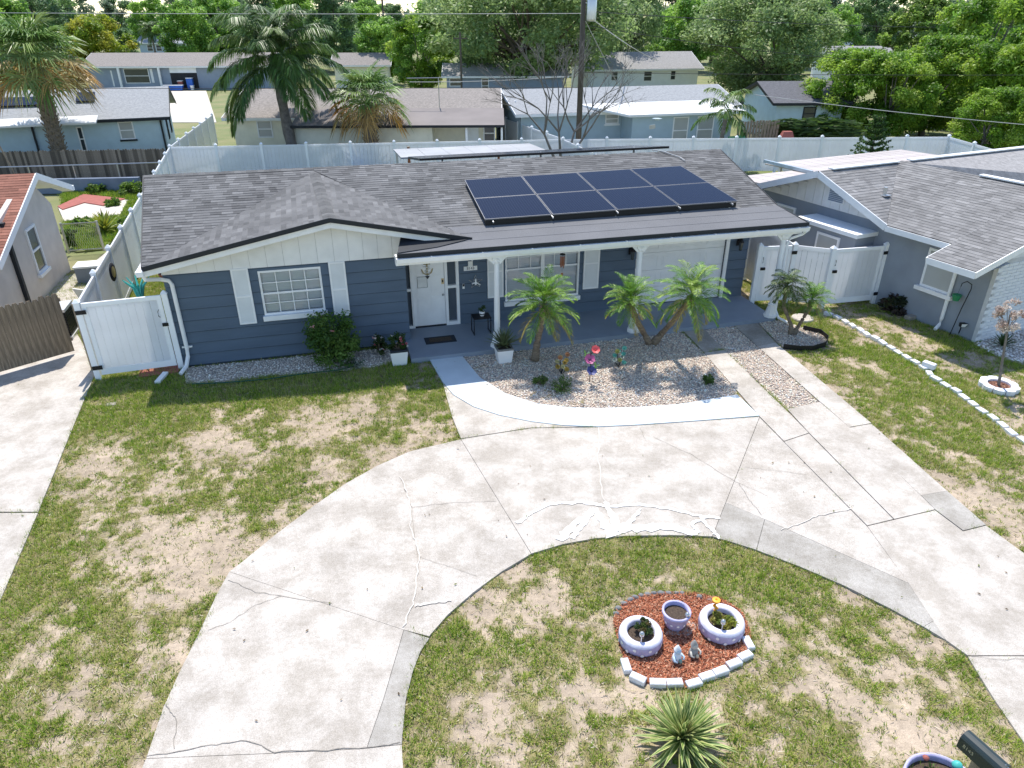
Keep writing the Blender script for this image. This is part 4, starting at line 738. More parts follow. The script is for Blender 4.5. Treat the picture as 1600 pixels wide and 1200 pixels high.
# ---------------------------------------------------------------- right neighbour
RA = R_(25); RF = Frame(G(1518, 532), RA); rh = thing('grey_house', 'grey painted neighbor house with weathered grey shingle roof on the right', 'house', RF.o, RA)
zr_, zv = 3.58, 5.9; pit = .36; wl_ = lambda u: 2.52 + (u + .5) * .292
MB().box(0, 9, 3.4, 9.2, -.1, 2.4).box(0, 7.3, 0, 3.4, -.1, 2.38).build('wall', 'wall_rh', rh)
MB().hexa([(0, 3.3, 2.4), (.15, 3.3, 2.4), (.15, 8.7, 2.4), (0, 8.7, 2.4), (0, 5.85, 3.42), (.15, 5.85, 3.42), (.15, 5.95, 3.42), (0, 5.95, 3.42)]).build('gable_board', 'white_old', rh)
mb = MB()
for i in range(14):
    v0 = 3.4 + i * .37; z1 = 3.42 - abs(v0 + .18 - 5.9) * .38
    if z1 > 2.5: mb.box(-.025, 0, v0, v0 + .355, 2.42, z1)
mb.build('gable_siding', 'white_old', rh)
vn = MB().box(-.05, -.026, 5.1, 5.75, 2.62, 3.05).build('gable_vent', 'white', rh); mb = MB()
for i in range(7): z = 2.66 + i * .055; mb.hexa([(-.075, 5.14, z), (-.05, 5.14, z), (-.05, 5.71, z), (-.075, 5.71, z), (-.06, 5.14, z + .035), (-.05, 5.14, z + .035), (-.05, 5.71, z + .035), (-.06, 5.71, z + .035)])
mb.build('louver', 'wall_grey', vn)
A = Vector((-.5, 5.9, 3.56)); Lo = Vector((-.5, 3.08, 2.54)); Lb = Vector((-.5, 8.84, 2.54)); wr = Vector((3.2, 5.05, 3.6)); wf = Vector((3.2, -.35, 3.6))
P = [A, Vector((10, 5.9, 3.56)), Vector((10, 8.84, 2.54)), Lb]; shingles(rh, P, (0, 1, 0), .14, .24, 'shingle_right', .84, 1.16); deck(rh, [p - Vector((0, 0, .004)) for p in P], .05, 'dark_trim')
P = [A, Lo, Vector((3.07, 5.9, 3.56))]
shingles(rh, P, (0, -1, 0), .14, .24, 'shingle_right', .84, 1.16); deck(rh, [p - Vector((0, 0, .01)) for p in P], .05, 'dark_trim')
f = lambda u, v: Vector((u, v, wl_(u)))
for P in ([f(-.5, 3.08), f(-.5, 1.0), f(3.2, 1.0), f(3.2, 5.9), f(3.07, 5.9)], [f(-1.35, 1.0), f(-1.35, -.35), f(3.2, -.35), f(3.2, 1.0)]): shingles(rh, P, (-1, 0, 0), .14, .24, 'shingle_right', .84, 1.16); deck(rh, [p - Vector((0, 0, .006)) for p in P], .05, 'dark_trim')
P = [f(3.2, -.35), Vector((8, -.35, 2.3)), Vector((8, 5.0, 2.3)), f(3.2, 5.9)]; shingles(rh, P, (1, 0, 0), .15, .3, 'shingle_right'); deck(rh, [p - Vector((0, 0, .006)) for p in P], .05, 'dark_trim')
P = [Vector((3.2, 5.9, 3.56)), Vector((10, 5.9, 3.56)), Vector((10, 3.0, 2.9)), Vector((6.0, 4.4, 2.9))]; deck(rh, P, .05, 'roof_far_grey')
mb = MB()
for p, q in ((A, Lo), (A, Lb)): mb.beam(p + Vector((-.02, 0, -.09)), q + Vector((-.02, 0, -.09)), .03, .2)
mb.beam(f(-.52, 3.08) - Vector((0, 0, .09)), f(-.52, 1.0) - Vector((0, 0, .09)), .03, .16).beam(f(-1.37, 1.0) - Vector((0, 0, .09)), f(-1.37, -.37) - Vector((0, 0, .09)), .03, .17).beam(f(-1.37, -.37) - Vector((0, 0, .09)), f(3.2, -.37) - Vector((0, 0, .09)), .03, .17).beam(f(-1.37, 1.01) - Vector((0, 0, .09)), f(-.5, 1.01) - Vector((0, 0, .09)), .03, .17); mb.build('fascia', 'white', rh)
MB().poly([(-1.34, -.33, 2.12), (-1.34, 1.0, 2.12), (0, 1.0, 2.3), (0, -.33, 2.3)]).poly([(-.5, 1, 2.36), (-.5, 3.1, 2.36), (0, 3.1, 2.37), (0, 1, 2.37)]).build('soffit', 'white', rh)
mb = MB()
for p, q in ((Vector((0, 5.9, 3.6)), Vector((3.0, 5.9, 3.6))), (Vector((3.6, 5.9, 3.6)), Vector((9.9, 5.9, 3.6))), (Vector((3.2, 3.1, 3.64)), Vector((3.2, -.3, 3.64)))): mb.beam(p, q, .22, .04)
mb.build('ridge_vent', 'roof_white', rh)
MB().lathe([(.06, 0), (.06, .3), (0, .3)], (.75, 4.35, 2.95), 8).box(.6, .9, 4.2, 4.5, 3.0, 3.02).build('vent_pipe', 'steel', rh)
bp = MB().box(-.8, 0, 3.75, 6.0, -.1, 2.0).build('bump_out', 'wall_rh', rh); MB().box(-.9, 0, 3.66, 6.1, 2.0, 2.12).build('bump_out_roof', 'wall_pale', bp)
opening(rh, .95, 1.9, 1.0, 2.12, 0.0 - .02, 'white', 'glass_pale', axis='u', sill=None); MB().box(-.12, 0, .85, 2.0, .88, .99).build('sill', 'white', rh)
opening(rh, 4.3, 5.2, .95, 1.85, -.82, 'white', 'glass_pale', axis='u'); opening(rh, 7.0, 7.9, .95, 2.1, -.02, 'white', 'glass_pale', axis='u')
MB().tube([(-.45, 1.1, 2.3), (-.3, 1.0, 2.2), (-.07, .95, 2.05), (-.07, .95, .3), (-.1, .95, .12), (-.3, .9, .04)], .05, 8).build('downspout', 'white', rh)
# white brick front
bf = MB().box(-.02, 7.3, -.1, -.001, -.1, 2.3).build('brick_wall', 'mortar', rh); me = MB().box(0, .39, -.012, 0, 0, .083).mesh('brick', 'brick_white'); 
for r in range(24):
    for c in range(8 if r < 23 else 0):
        o = link('brick', me, bf); o.location = (-.02 + c * .405 + (.2 if r % 2 else 0), -.1, -.05 + r * .097)
MB().box(-.02, .18, -.112, -.1, -.05, 2.28).build('corner_strip', 'brick_white', bf)
MB().hexa([(-.02, -.1, 2.3), (6.6, -.1, 2.3), (6.6, 0, 2.3), (-.02, 0, 2.3), (-.02, -.1, wl_(0) - .1), (3.2, -.1, wl_(3.2) - .1), (3.2, 0, wl_(3.2) - .1), (-.02, 0, wl_(0) - .1)]).build('gable_board', 'brick_white', rh)
# patio cover at the back of the right house
pc_ = thing('patio_cover', 'flat striped metal patio roof behind the right grey roof', 'patio roof', RF.o, RA); n = 16; mb = None
q = [RF.loc(G(x, y, 2.62)) for x, y in ((1152, 270), (1290, 262), (1545, 242), (1450, 231), (1310, 246))]
for i in range(18):
    u0 = .2 + i * .62; v1 = 12.2 if i > 4 else 10.6; MB().hexa([(u0, 8.6, 2.5), (u0 + .58, 8.6, 2.5), (u0 + .58, v1, 2.42), (u0, v1, 2.42), (u0, 8.6, 2.54), (u0 + .6, 8.6, 2.54), (u0 + .6, v1, 2.46), (u0, v1, 2.46)]).build('roof_panel', 'metal_roof', pc_)
MB().box(3.2, 3.3, 9.6, 12.2, 2.5, 2.62).build('flashing', 'chrome_blue', pc_)
for u, v in ((.4, 10.4), (4, 12), (8, 12), (11, 12)): MB().box(u - .05, u + .05, v - .05, v + .05, 0, 2.42).build('post', 'white', pc_)
# ---------------------------------------------------------------- left yard
wf_ = thing('wood_fence', 'dark weathered wood picket fence behind the left yard', 'fence', (0, 0, 0)); a, b = G(-180, 240, 1.8), G(258, 232, 1.8); a.z = b.z = 0; n = 110; mes = [MB().prism([(-.068, 0), (.068, 0), (.068, 1.72), (.035, 1.8), (-.035, 1.8), (-.068, 1.72)], -.01, .01, (g_, g_, g_ * .97)).mesh('picket', 'wood_far') for g_ in (.55, .8, 1, 1.25, 1.5)]
ang = math.atan2((b - a).y, (b - a).x)
for i in range(n): o = link('picket', random.choice(mes), wf_); o.location = a.lerp(b, i / n) + Vector((0, 0, random.uniform(-.03, .03))); o.rotation_euler = (math.pi / 2, 0, ang)
for z in (.4, 1.4): MB().beam(a + Vector((0, .05, z)), b + Vector((0, .05, z)), .04, .09).build('rail', 'wood_far', wf_)
a, b = G(-150, 306), G(222, 297); lw_ = MB().beam(a + Vector((0, 0, .3)), b + Vector((0, 0, .3)), .25, .7).build('low_wall', 'lowwall'); tag(lw_, 'low blue grey wall in front of the wood fence', 'wall')
cf = thing('chain_link_fence', 'thin chain link fence rail and posts in front of wood fence', 'fence'); a, b = G(-100, 264, 1.25), G(250, 254, 1.25); MB().tube([a, b], .03, 6).build('rail', 'steel', cf)
for i in range(6): p = a.lerp(b, i / 5); MB().tube([(p.x, p.y, 0), p], .03, 6).build('post', 'steel', cf)
pd = GP([(90, 322), (135, 305), (200, 312), (188, 334), (100, 345)]); struct(MB().prism([(p.x, p.y) for p in pd], -.1, -.01).build('patio_pad', 'pad')); rp2 = GP([(90, 323), (130, 304), (196, 311), (162, 322), (132, 317), (98, 328)]); struct(MB().prism([(p.x, p.y) for p in rp2], -.01, .03).build('red_patio', 'red_paint'))
cg = thing('chain_link_gate', 'low grey chain link gate beside the beige house', 'gate'); a, b = G(108, 396), G(163, 392); mb = MB()
for p in (a, b): MB().tube([p, p + Vector((0, 0, 1.15))], .045, 8).build('post', 'steel', cg)
for z in (.1, 1.1): MB().tube([a + Vector((0, 0, z)), b + Vector((0, 0, z))], .022, 6).build('rail', 'steel', cg)
mb = MB()
for i in range(16):
    p = a.lerp(b, i / 16); q = a.lerp(b, min(1, (i + 5) / 16)); mb.tube([p + Vector((0, 0, .1)), q + Vector((0, 0, 1.1))], .004, 3, False); mb.tube([q + Vector((0, 0, .1)), p + Vector((0, 0, 1.1))], .004, 3, False)
mb.build('mesh', 'steel', cg)
# wooden gate at the left edge
p0, p1 = G(-90, 612), G(118, 552); p0.z = p1.z = 0; wg = thing('wood_gate', 'weathered brown plank gate standing ajar at the left edge', 'gate'); d = p1 - p0; n = round(d.length / .147); ang = math.atan2(d.y, d.x)
for i in range(n):
    hgt = 1.68 + random.uniform(-.03, .03); me = MB().prism([(.0, .08), (.142, .08), (.142, hgt - .06), (.11, hgt), (.03, hgt), (0, hgt - .06)], -.011, .011).mesh('plank', 'wood_gate'); o = link('plank', me, wg); o.location = p0.lerp(p1, i / n) + Vector((0, 0, 0)); o.rotation_euler = (math.pi / 2, 0, ang)
for z in (.4, 1.5): MB().beam(p0 + Vector((0, .05, z)), p1 + Vector((0, .05, z)), .04, .09).build('rail', 'wood_gate', wg)
pp0 = G(147, 576); pp0.z = 0; pst = MB().box(-.05, .05, -.05, .05, -.05, 1.75).build('wood_post', 'wood'); pst.location = pp0; tag(pst, 'single wooden gate post beside the white vinyl gate', 'post')
# AC unit, chair, box beside the beige house
ac = thing('air_conditioner', 'grey outdoor air conditioner with black grille behind the wood gate', 'air conditioner', HW(-3.6, 3.0), HA); MB().box(-.4, .4, -.4, .4, 0, .08).box(-.38, .38, -.38, .38, .78, .86).build('cabinet', 'alu', ac); mb = MB()
for i in range(9): mb.box(-.37, .37, -.37, .37, .1 + i * .075, .15 + i * .075)
mb.build('grille', 'black', ac); MB().box(-.33, .33, -.33, .33, .08, .78).build('core', 'interior', ac)
ch = thing('plastic_chair', 'white plastic chair by the vinyl fence on the left', 'chair', HW(-3.05, 4.6), HA + 2.6); MB().box(-.24, .24, -.22, .24, .4, .44).build('seat', 'plastic_white', ch)
mb = MB(); mb.hexa([(-.24, .2, .44), (.24, .2, .44), (.24, .24, .44), (-.24, .24, .44), (-.26, .34, .86), (.26, .34, .86), (.26, .38, .86), (-.26, .38, .86)]); mb.build('backrest', 'plastic_white', ch)
for x in (-.22, .22):
    for y in (-.2, .22): MB().tube([(x, y, .4), (x * 1.15, y * 1.15, 0)], .025, 6).build('leg', 'plastic_white', ch)
    MB().tube([(x * 1.15, -.2, .42), (x * 1.15, -.18, .62), (x * 1.1, .26, .64)], .022, 6).build('armrest', 'plastic_white', ch)
bx_ = thing('storage_box', 'grey storage box with white lid beside the beige house', 'box', HW(-3.9, 7.9), HA); MB().box(-.4, .4, -.3, .3, 0, .5).build('body', 'wall_rh', bx_); MB().box(-.43, .43, -.33, .33, .5, .56).build('lid', 'white', bx_)
rs = MB().prism([(p.x, p.y) for p in (HW(-1.0, -.38), HW(-.1, -.3), HW(-.1, 1.2), HW(-1.2, 1.2))], -.05, .0).build('red_paving', 'red_paint'); struct(rs)
rd = MB().tube([(0, 0, .1), (0, 0, 2.5)], .025, 6)
lp = thing('garden_lamp', 'slim curved lamp pole by the wood fence at far left', 'lamp', AY(28, 268, 36.5) * 1); lp.location.z = 0; MB().tube([(0, 0, 0), (-.4, 0, 1.7), (-.62, 0, 2.6), (-.75, 0, 2.75)], .04, 6).build('pole', 'wood', lp); MB().lathe([(0, .15), (.14, .08), (.16, 0), (0, -.02)], (-.78, 0, 2.72), 10).build('lamp_head', 'steel', lp, True)

p = AY(560, 262, 38.6); t = thing('storage_bin', 'blue plastic bin against the back fence above the ridge', 'container', (p.x, 38.6, 0)); MB().hexa([(-.3, -.2, 0), (.3, -.2, 0), (.3, .2, 0), (-.3, .2, 0), (-.36, -.25, .62), (.36, -.25, .62), (.36, .25, .62), (-.36, .25, .62)]).build('body', 'blue_plastic', t); MB().box(-.38, .38, -.27, .27, .62, .68).build('lid', 'blue_plastic', t)
for x, y, yt, Y, lb in ((638, 252, 230, 30.5, 'brown wooden stake at the left end of the rear solar array'), (779, 240, 228, 32, 'short brown wooden stake in the back yard')):
    p = AY(x, yt, Y); t = thing('wood_stake', lb, 'post', (p.x, Y, 0)); MB().box(-.05, .05, -.05, .05, 0, p.z).build('post', 'terracotta', t); MB().box(-.06, .06, -.06, .06, p.z, p.z + .02).build('post_cap', 'wood', t)
# ---------------------------------------------------------------- vegetation
def rot_z(V, a): c, s = math.cos(a), math.sin(a); return np.stack([V[..., 0] * c - V[..., 1] * s, V[..., 0] * s + V[..., 1] * c, V[..., 2]], -1)
def leaf_cloud(centers, radii, per, size, cols, flat=.8, var=.3, up=.35):
    Cn = np.repeat(np.asarray(centers, float), per, 0); Rn = np.repeat(np.asarray(radii, float), per); n = len(Cn)
    d = rng.normal(size=(n, 3)); d /= np.linalg.norm(d, axis=1)[:, None]; r = Rn * (rng.random(n) ** .45) * rng.uniform(.75, 1.18, n)
    P = Cn + d * r[:, None] * np.array((1, 1, flat))
    nn = d * .55 + rng.normal(size=(n, 3)) * .6 + np.array((0, 0, up)); nn /= np.linalg.norm(nn, axis=1)[:, None]
    a = np.cross(nn, rng.normal(size=(n, 3))); a /= np.linalg.norm(a, axis=1)[:, None]; b = np.cross(nn, a)
    s = size * rng.uniform(.6, 1.4, n); V = np.stack([P - a * s[:, None], P - b * s[:, None] * .5, P + a * s[:, None], P + b * s[:, None] * .5], 1).reshape(-1, 3)
    ck = np.asarray(cols)[rng.integers(0, len(cols), len(centers))]; C = np.repeat(ck, per, 0) * rng.uniform(1 - var, 1 + var, n)[:, None]
    return V, np.arange(n * 4).reshape(-1, 4), C
def tree_mesh(seed, h, rx, crown0, nclump, per, size, cols, rc=(.22, .36), trunks=1, bark='bark', squash=.75, up=.6):
    random.seed(seed); ct = []; rr = []; cz = (h + crown0) / 2; hz = (h - crown0) / 2
    for i in range(nclump):
        t = random.uniform(0, 6.283); k = math.sqrt(random.random()); zz = random.uniform(-1, 1); k2 = k * math.sqrt(max(.08, 1 - zz * zz * .9)); r = random.uniform(*rc) * rx
        ct.append((rx * .82 * k2 * math.cos(t), rx * .82 * k2 * math.sin(t), cz + zz * (hz - r * squash * .6))); rr.append(r)
    V, F, C = leaf_cloud(ct, rr, per, size, cols, squash, up=up); cm = npmesh('crown', V, F, 'leaf', C); mb = MB(); r0 = max(.12, h * .026)
    for k in range(trunks):
        o = Vector((random.uniform(-.3, .3), random.uniform(-.3, .3), 0)) * (trunks > 1); ln = Vector((random.uniform(-.18, .18) * rx, random.uniform(-.15, .15) * rx, crown0 + hz * .5)); mb.tube([o, o + ln * .5 + Vector((random.uniform(-.2, .2), 0, 0)), ln], [r0, r0 * .8, r0 * .5], 8)
        for i in random.sample(range(nclump), min(nclump, 8)): c = Vector(ct[i]); s = ln * random.uniform(.55, 1); mb.tube([s, s.lerp(c, .5) + Vector((0, 0, random.uniform(-.3, .4))), c], [r0 * .42, r0 * .26, r0 * .1], 5, False)
    return cm, mb.mesh('trunk', bark, True)
def put_tree(name, label, meshes, loc, rz=0, sc=1, cat='tree', group=None):
    t = thing(name, label, cat, (loc[0], loc[1], -.08), rz, group); t.scale = sc if isinstance(sc, tuple) else (sc,) * 3; link('trunk', meshes[1], t); link('crown', meshes[0], t); return t
oakc = [(0.2329, 0.3341, 0.1215), (0.2888, 0.3949, 0.1458), (0.1863, 0.2835, 0.1053), (0.3353, 0.4354, 0.1782), (0.2608, 0.3645, 0.1296)]
brightc = [(0.2149, 0.3697, 0.0348), (0.2714, 0.419, 0.0479), (0.1583, 0.2958, 0.0305), (0.3393, 0.4684, 0.0652), (0.1244, 0.2465, 0.0261)]; midc = [(0.1945, 0.3678, 0.0594), (0.2468, 0.4264, 0.0726), (0.1496, 0.2926, 0.0528), (0.2992, 0.4849, 0.0858)]
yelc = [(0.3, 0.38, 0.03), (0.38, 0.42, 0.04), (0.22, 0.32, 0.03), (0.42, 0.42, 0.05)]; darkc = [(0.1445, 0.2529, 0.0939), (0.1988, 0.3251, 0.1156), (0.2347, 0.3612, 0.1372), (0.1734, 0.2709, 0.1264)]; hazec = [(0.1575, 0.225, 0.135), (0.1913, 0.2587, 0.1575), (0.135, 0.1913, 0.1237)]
oakA = tree_mesh(3, 13.5, 12.5, 2.4, 130, 400, .19, oakc, (.10, .19), 5, 'bark', .72); oakB = tree_mesh(5, 10.5, 8.0, 1.0, 110, 360, .15, oakc + [(.17, .23, .085)], (.11, .20), 2, 'bark', .8)
brA = tree_mesh(11, 6.4, 4.2, .5, 110, 330, .105, brightc, (.11, .2), 3, 'bark_grey', .8); brB = tree_mesh(12, 7.5, 4.0, .5, 105, 300, .115, brightc + midc, (.12, .21), 2, 'bark_grey', .85)
mdA = tree_mesh(13, 10, 5.5, 1.0, 80, 260, .20, midc, (.13, .24), 1); mdB = tree_mesh(14, 12, 5.0, 1.0, 80, 250, .20, darkc, (.14, .25), 1); ylA = tree_mesh(15, 8, 5.5, 1.0, 80, 250, .17, yelc, (.13, .22), 1); pine = tree_mesh(16, 11, 4.6, 1.5, 90, 220, .19, [(.25, .38, .07), (.19, .3, .06), (.3, .42, .09), (.14, .23, .05)], (.11, .2), 1, squash=1.0)
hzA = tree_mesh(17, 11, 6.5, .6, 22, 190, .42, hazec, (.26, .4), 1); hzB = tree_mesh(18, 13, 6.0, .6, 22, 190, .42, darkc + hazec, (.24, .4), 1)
def at_(x, Y): p = AY(x, 100, Y); return (p.x, p.y)
put_tree('live_oak', 'huge spreading live oak behind the cream house, many trunks', oakA, at_(822, 80), 0, (1.12, 1, 1))
put_tree('live_oak', 'broad live oak behind the light blue house roof', oakB, at_(1195, 76), .6, (1.28, 1.1, 1.0))
put_tree('live_oak', 'live oak reaching over the white house at the pole', oakB, at_(945, 94), 2.1, (1.05, .9, 1.3))
for x, Y, sc, rz, m, lb in ((1338, 54, .92, 0, brA, 'bright green tree beside the dark roofed cottage'), (1400, 52, .9, 2, brA, 'bright green tree with a pale forked branch behind the fence'), (1470, 55, 1.05, 4, brA, 'bright green tree behind the far right fence corner'), (1535, 60, 1.25, 1, brB, 'tall bright green tree beside the leaning pole'), (1620, 50, 1.15, 3, brA, 'bright green tree cut by the right edge'), (1580, 45, .66, 5, brA, 'low bright green bush tree behind the short fence'), (1500, 74, 1.2, 3, brB, 'green tree left of the leaning pole'), (1610, 92, 1.4, 0, brB, 'yellow green tree at the top right edge')):
    put_tree('green_tree', lb, m, at_(x, Y), rz, sc, group='green trees on the right')
put_tree('pine_tree', 'rounded pine with tufted foliage at upper right', pine, at_(1415, 92), 0, (1.15, 1, .9))
put_tree('green_tree', 'bright green tree right of the queen palm', brB, at_(655, 84), 1, (1.05, 1.05, 1.05)); put_tree('green_tree', 'darker green tree just left of the bright one', mdA, at_(600, 98), 2, .75)
put_tree('yellow_tree', 'yellow green tree above the left grey roof', ylA, at_(158, 108), 0, 1.0)
for x, Y, sc, rz, m, lb in ((20, 100, 1.0, 0, mdA, 'green tree behind the left sabal palm'), (90, 130, 1.15, 1, mdB, 'dark tree above the yellow green tree'), (-40, 85, 1.0, 2, mdA, 'green tree cut by the left edge'), (205, 118, .5, 2, mdB, 'dark narrow tree beside the distant blue house'), (300, 112, .95, 3, mdA, 'green tree right of the distant blue house'), (350, 125, 1.1, 4, mdA, 'green tree left behind the queen palm'), (410, 118, 1.0, 5, mdB, 'dark tree directly behind the queen palm'), (470, 125, 1.1, .5, mdA, 'green tree right behind the queen palm'), (530, 120, 1.0, 1.5, mdB, 'dark tree above the brown roof'), (575, 135, 1.0, 2.5, mdA, 'green tree beside the gap with a white building'), (690, 130, 1.1, 1, mdA, 'green tree left behind the huge oak'), (1075, 120, 1.05, 3.5, mdA, 'green tree right of the white house'), (1110, 140, 1.2, 4.5, mdB, 'dark tree between the two right oaks'), (1040, 150, .9, 2, mdA, 'green tree beyond the white house'), (1150, 105, .8, 0, brB, 'light green tree above the white house roof'), (1290, 115, .9, 1, mdA, 'green tree right of the broad oak'), (1330, 100, .55, 2, brB, 'small bright tree left of the pine'), (1350, 150, 1.2, 3, mdB, 'dark tree beyond the pine'), (250, 170, 1.1, 1, mdA, 'green tree beyond the distant blue house'), (745, 110, .9, 3, mdB, 'dark tree seen under the huge oak on its left'), (900, 115, .9, 1, mdB, 'dark tree seen under the huge oak on its right'), (1240, 128, 1.1, 5, mdA, 'green tree behind the broad oak crown'), (1460, 135, .9, 2, mdA, 'green tree beyond the tan distant house'), (1560, 140, 1.2, 4, mdB, 'dark tree beyond the leaning pole'), (1640, 125, 1.2, 0, mdA, 'green tree at the right edge beyond the grey roof'), (1020, 100, .6, 3, brB, 'light green tree at the end of the white house'), (620, 150, .8, 3, mdB, 'dark tree in the gap left of the bright tree')):
    put_tree('background_tree', lb, m, at_(x, Y), rz, sc, group='background trees')
random.seed(21); k = 0
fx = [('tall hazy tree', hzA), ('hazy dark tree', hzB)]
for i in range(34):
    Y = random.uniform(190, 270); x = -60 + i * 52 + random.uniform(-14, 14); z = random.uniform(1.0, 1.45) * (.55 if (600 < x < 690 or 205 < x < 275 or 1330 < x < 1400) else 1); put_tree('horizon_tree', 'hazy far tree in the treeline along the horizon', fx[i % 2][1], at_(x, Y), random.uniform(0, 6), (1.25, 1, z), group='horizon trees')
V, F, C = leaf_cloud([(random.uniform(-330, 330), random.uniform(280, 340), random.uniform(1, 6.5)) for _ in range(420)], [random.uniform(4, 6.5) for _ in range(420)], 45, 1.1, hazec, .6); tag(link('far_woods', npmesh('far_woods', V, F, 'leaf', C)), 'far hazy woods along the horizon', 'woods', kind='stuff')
# ---- palms
def frond_pinnate(L, nl, e0, droop, ll, lw, hang=.25, arch=1.6, vee=.35, jitter=.12):
    ns = 14; s = np.linspace(0, 1, ns); el = e0 - droop * s ** arch; dx = np.cos(el) * L / (ns - 1); dz = np.sin(el) * L / (ns - 1)
    X = np.concatenate([[0], np.cumsum(dx[:-1])]); Z = np.concatenate([[0], np.cumsum(dz[:-1])]); t = np.linspace(.16, 1, nl); px = np.interp(t, s, X); pz = np.interp(t, s, Z); e = np.interp(t, s, el)
    vs, fs = [], []; b = 0
    for sd in (-1, 1):
        ln = ll * np.sin(np.pi * np.clip(.12 + .86 * t, 0, 1)) ** .6 * rng.uniform(.85, 1.1, nl); fw = .55 + .5 * t + rng.normal(0, jitter, nl)
        d = np.stack([np.cos(e) * fw - np.sin(e) * vee, sd * np.ones(nl) * .9 + rng.normal(0, jitter, nl), np.sin(e) * fw + np.cos(e) * vee - hang + rng.normal(0, jitter, nl)], -1); d /= np.linalg.norm(d, axis=1)[:, None]
        P = np.stack([px, np.zeros(nl), pz], -1); tip = P + d * ln[:, None] - np.array((0, 0, 1)) * (ln * hang)[:, None]; mid = P + d * (ln * .5)[:, None]
        w = np.cross(d, np.array((0, 0, 1.)) + rng.normal(0, .3, (nl, 3))); w /= np.linalg.norm(w, axis=1)[:, None]; w *= lw
        vs.append(np.stack([P, mid - w, tip, mid + w], 1).reshape(-1, 3)); fs.append(np.arange(nl * 4).reshape(-1, 4) + b); b += nl * 4
    for i in range(ns - 1):
        r = .018 * L * (1 - s[i]) * .5 + .004; p, q = np.array((X[i], 0, Z[i])), np.array((X[i + 1], 0, Z[i + 1])); vs.append(np.array([p + (0, -r, 0), q + (0, -r, 0), q + (0, r, 0), p + (0, r, 0)])); fs.append(np.arange(4)[None] + b); b += 4
    return np.concatenate(vs), np.concatenate(fs)
def crown_pinnate(n, L, nl, ll, lw, cols, emin=-.5, emax=1.35, droop=(1.1, 1.7), hang=.25, old=None, zo=.12, vee=.35):
    VV, FF, CC = [], [], []; b = 0
    for i in range(n):
        f = i / (n - 1); e0 = emax + (emin - emax) * f + random.uniform(-.1, .1); v, fc = frond_pinnate(L * random.uniform(.85, 1.08) * (.8 + .2 * f), nl, e0, random.uniform(*droop) * (1.05 - .35 * f), ll, lw, hang, vee=vee)
        v = rot_z(v, i * 2.39996 + random.uniform(-.2, .2)); v[:, 2] += zo * (1 - f); VV.append(v); FF.append(fc + b); b += len(v)
        c = np.array(random.choice(cols)) if not (old and f > .9) else np.array(old); CC.append(np.tile(c, (len(fc), 1)) * rng.uniform(.55, 1.5, len(fc))[:, None])
    return npmesh('crown', np.concatenate(VV), np.concatenate(FF), 'frond', np.concatenate(CC))
pyg = [(0.14, 0.29, 0.02), (0.19, 0.34, 0.03), (0.09, 0.21, 0.02), (0.27, 0.39, 0.06)]; random.seed(4)
def palm(name, label, base, stems, cat='palm', trunk='palm_trunk', group=None):
    t = thing(name, label, cat, (base[0], base[1], base[2] if len(base) > 2 else -.02), 0, group)
    for pts, rs, crown, sc, rz in stems:
        P_ = [Vector(p) for p in pts]; q_, r_ = [], []
        for i in range(len(P_) - 1):
            for k in range(6): f = k / 6; q_.append(P_[i].lerp(P_[i + 1], f)); r_.append((rs[i] + (rs[i + 1] - rs[i]) * f) * random.uniform(.86, 1.16))
        q_.append(P_[-1]); r_.append(rs[-1]); tr = MB().tube(q_, r_, 10).build('trunk', trunk, t, True); c = link('crown', crown, t); c.location = pts[-1]; c.scale = (sc,) * 3; c.rotation_euler = (0, 0, rz)
        mb = MB()
        for i in range(26):
            k = i / 26; p = Vector(pts[-1]) - Vector((0, 0, .32 * sc)) * (1 - k); a = i * 2.4; d = Vector((math.cos(a), math.sin(a), .9)); mb.beam(p + d * .03, p + d * (.16 * sc), .03 * sc, .012, (0, 0, 1))
        mb.build('boots', 'boot', t)
    return t
cp1 = crown_pinnate(40, 1.2, 56, .28, .0072, pyg, -.55, 1.45, (.9, 1.6), .14, old=(.42, .33, .09), zo=.2, vee=.42); cp2 = crown_pinnate(42, 1.25, 58, .28, .0072, pyg, -.6, 1.4, (1.0, 1.8), .16, old=(.40, .34, .09), zo=.2, vee=.4); cp3 = crown_pinnate(30, .7, 36, .2, .008, [(.085, .14, .03), (.11, .17, .04), (.07, .12, .03)], -.6, 1.3, (1.0, 1.6), .3)
p = G(836, 562); q = AY(850, 480, 16.35) - p
palm('date_palm', 'single pygmy date palm in the gravel before the large window', p, [([(0, 0, 0), (.05, 0, .5), (q.x * .7, q.y * .6, q.z * .7), (q.x, q.y, q.z)], [.12, .085, .075, .1], cp1, .92, .3)])
p = G(1018, 537); a = AY(985, 474, 16.5) - p; b = AY(1080, 466, 16.35) - p
palm('date_palm', 'twin trunk pygmy date palm leaning apart before the garage door', p, [([(-.05, 0, 0), (-.2, 0, .25), (a.x * .7, a.y * .6, a.z * .62), tuple(a)], [.11, .075, .065, .09], cp1, .74, 1.7), ([(.05, 0, 0), (.25, 0, .3), (b.x * .68, b.y * .6, b.z * .6), tuple(b)], [.11, .085, .07, .095], cp2, .88, .9)])
p = G(1238, 522); a = AY(1230, 448, p.y + .05) - p; b = AY(1268, 472, p.y - .1) - p
palm('date_palm', 'small twin trunk palm beside the right porch column', p, [([(-.03, 0, 0), (-.1, 0, .3), (a.x, a.y, a.z * .6), tuple(a)], [.09, .05, .045, .06], cp3, .95, 0), ([(.03, 0, 0), (.1, -.02, .2), (b.x * .6, b.y, b.z * .55), tuple(b)], [.09, .05, .045, .06], cp1, .58, 2)])
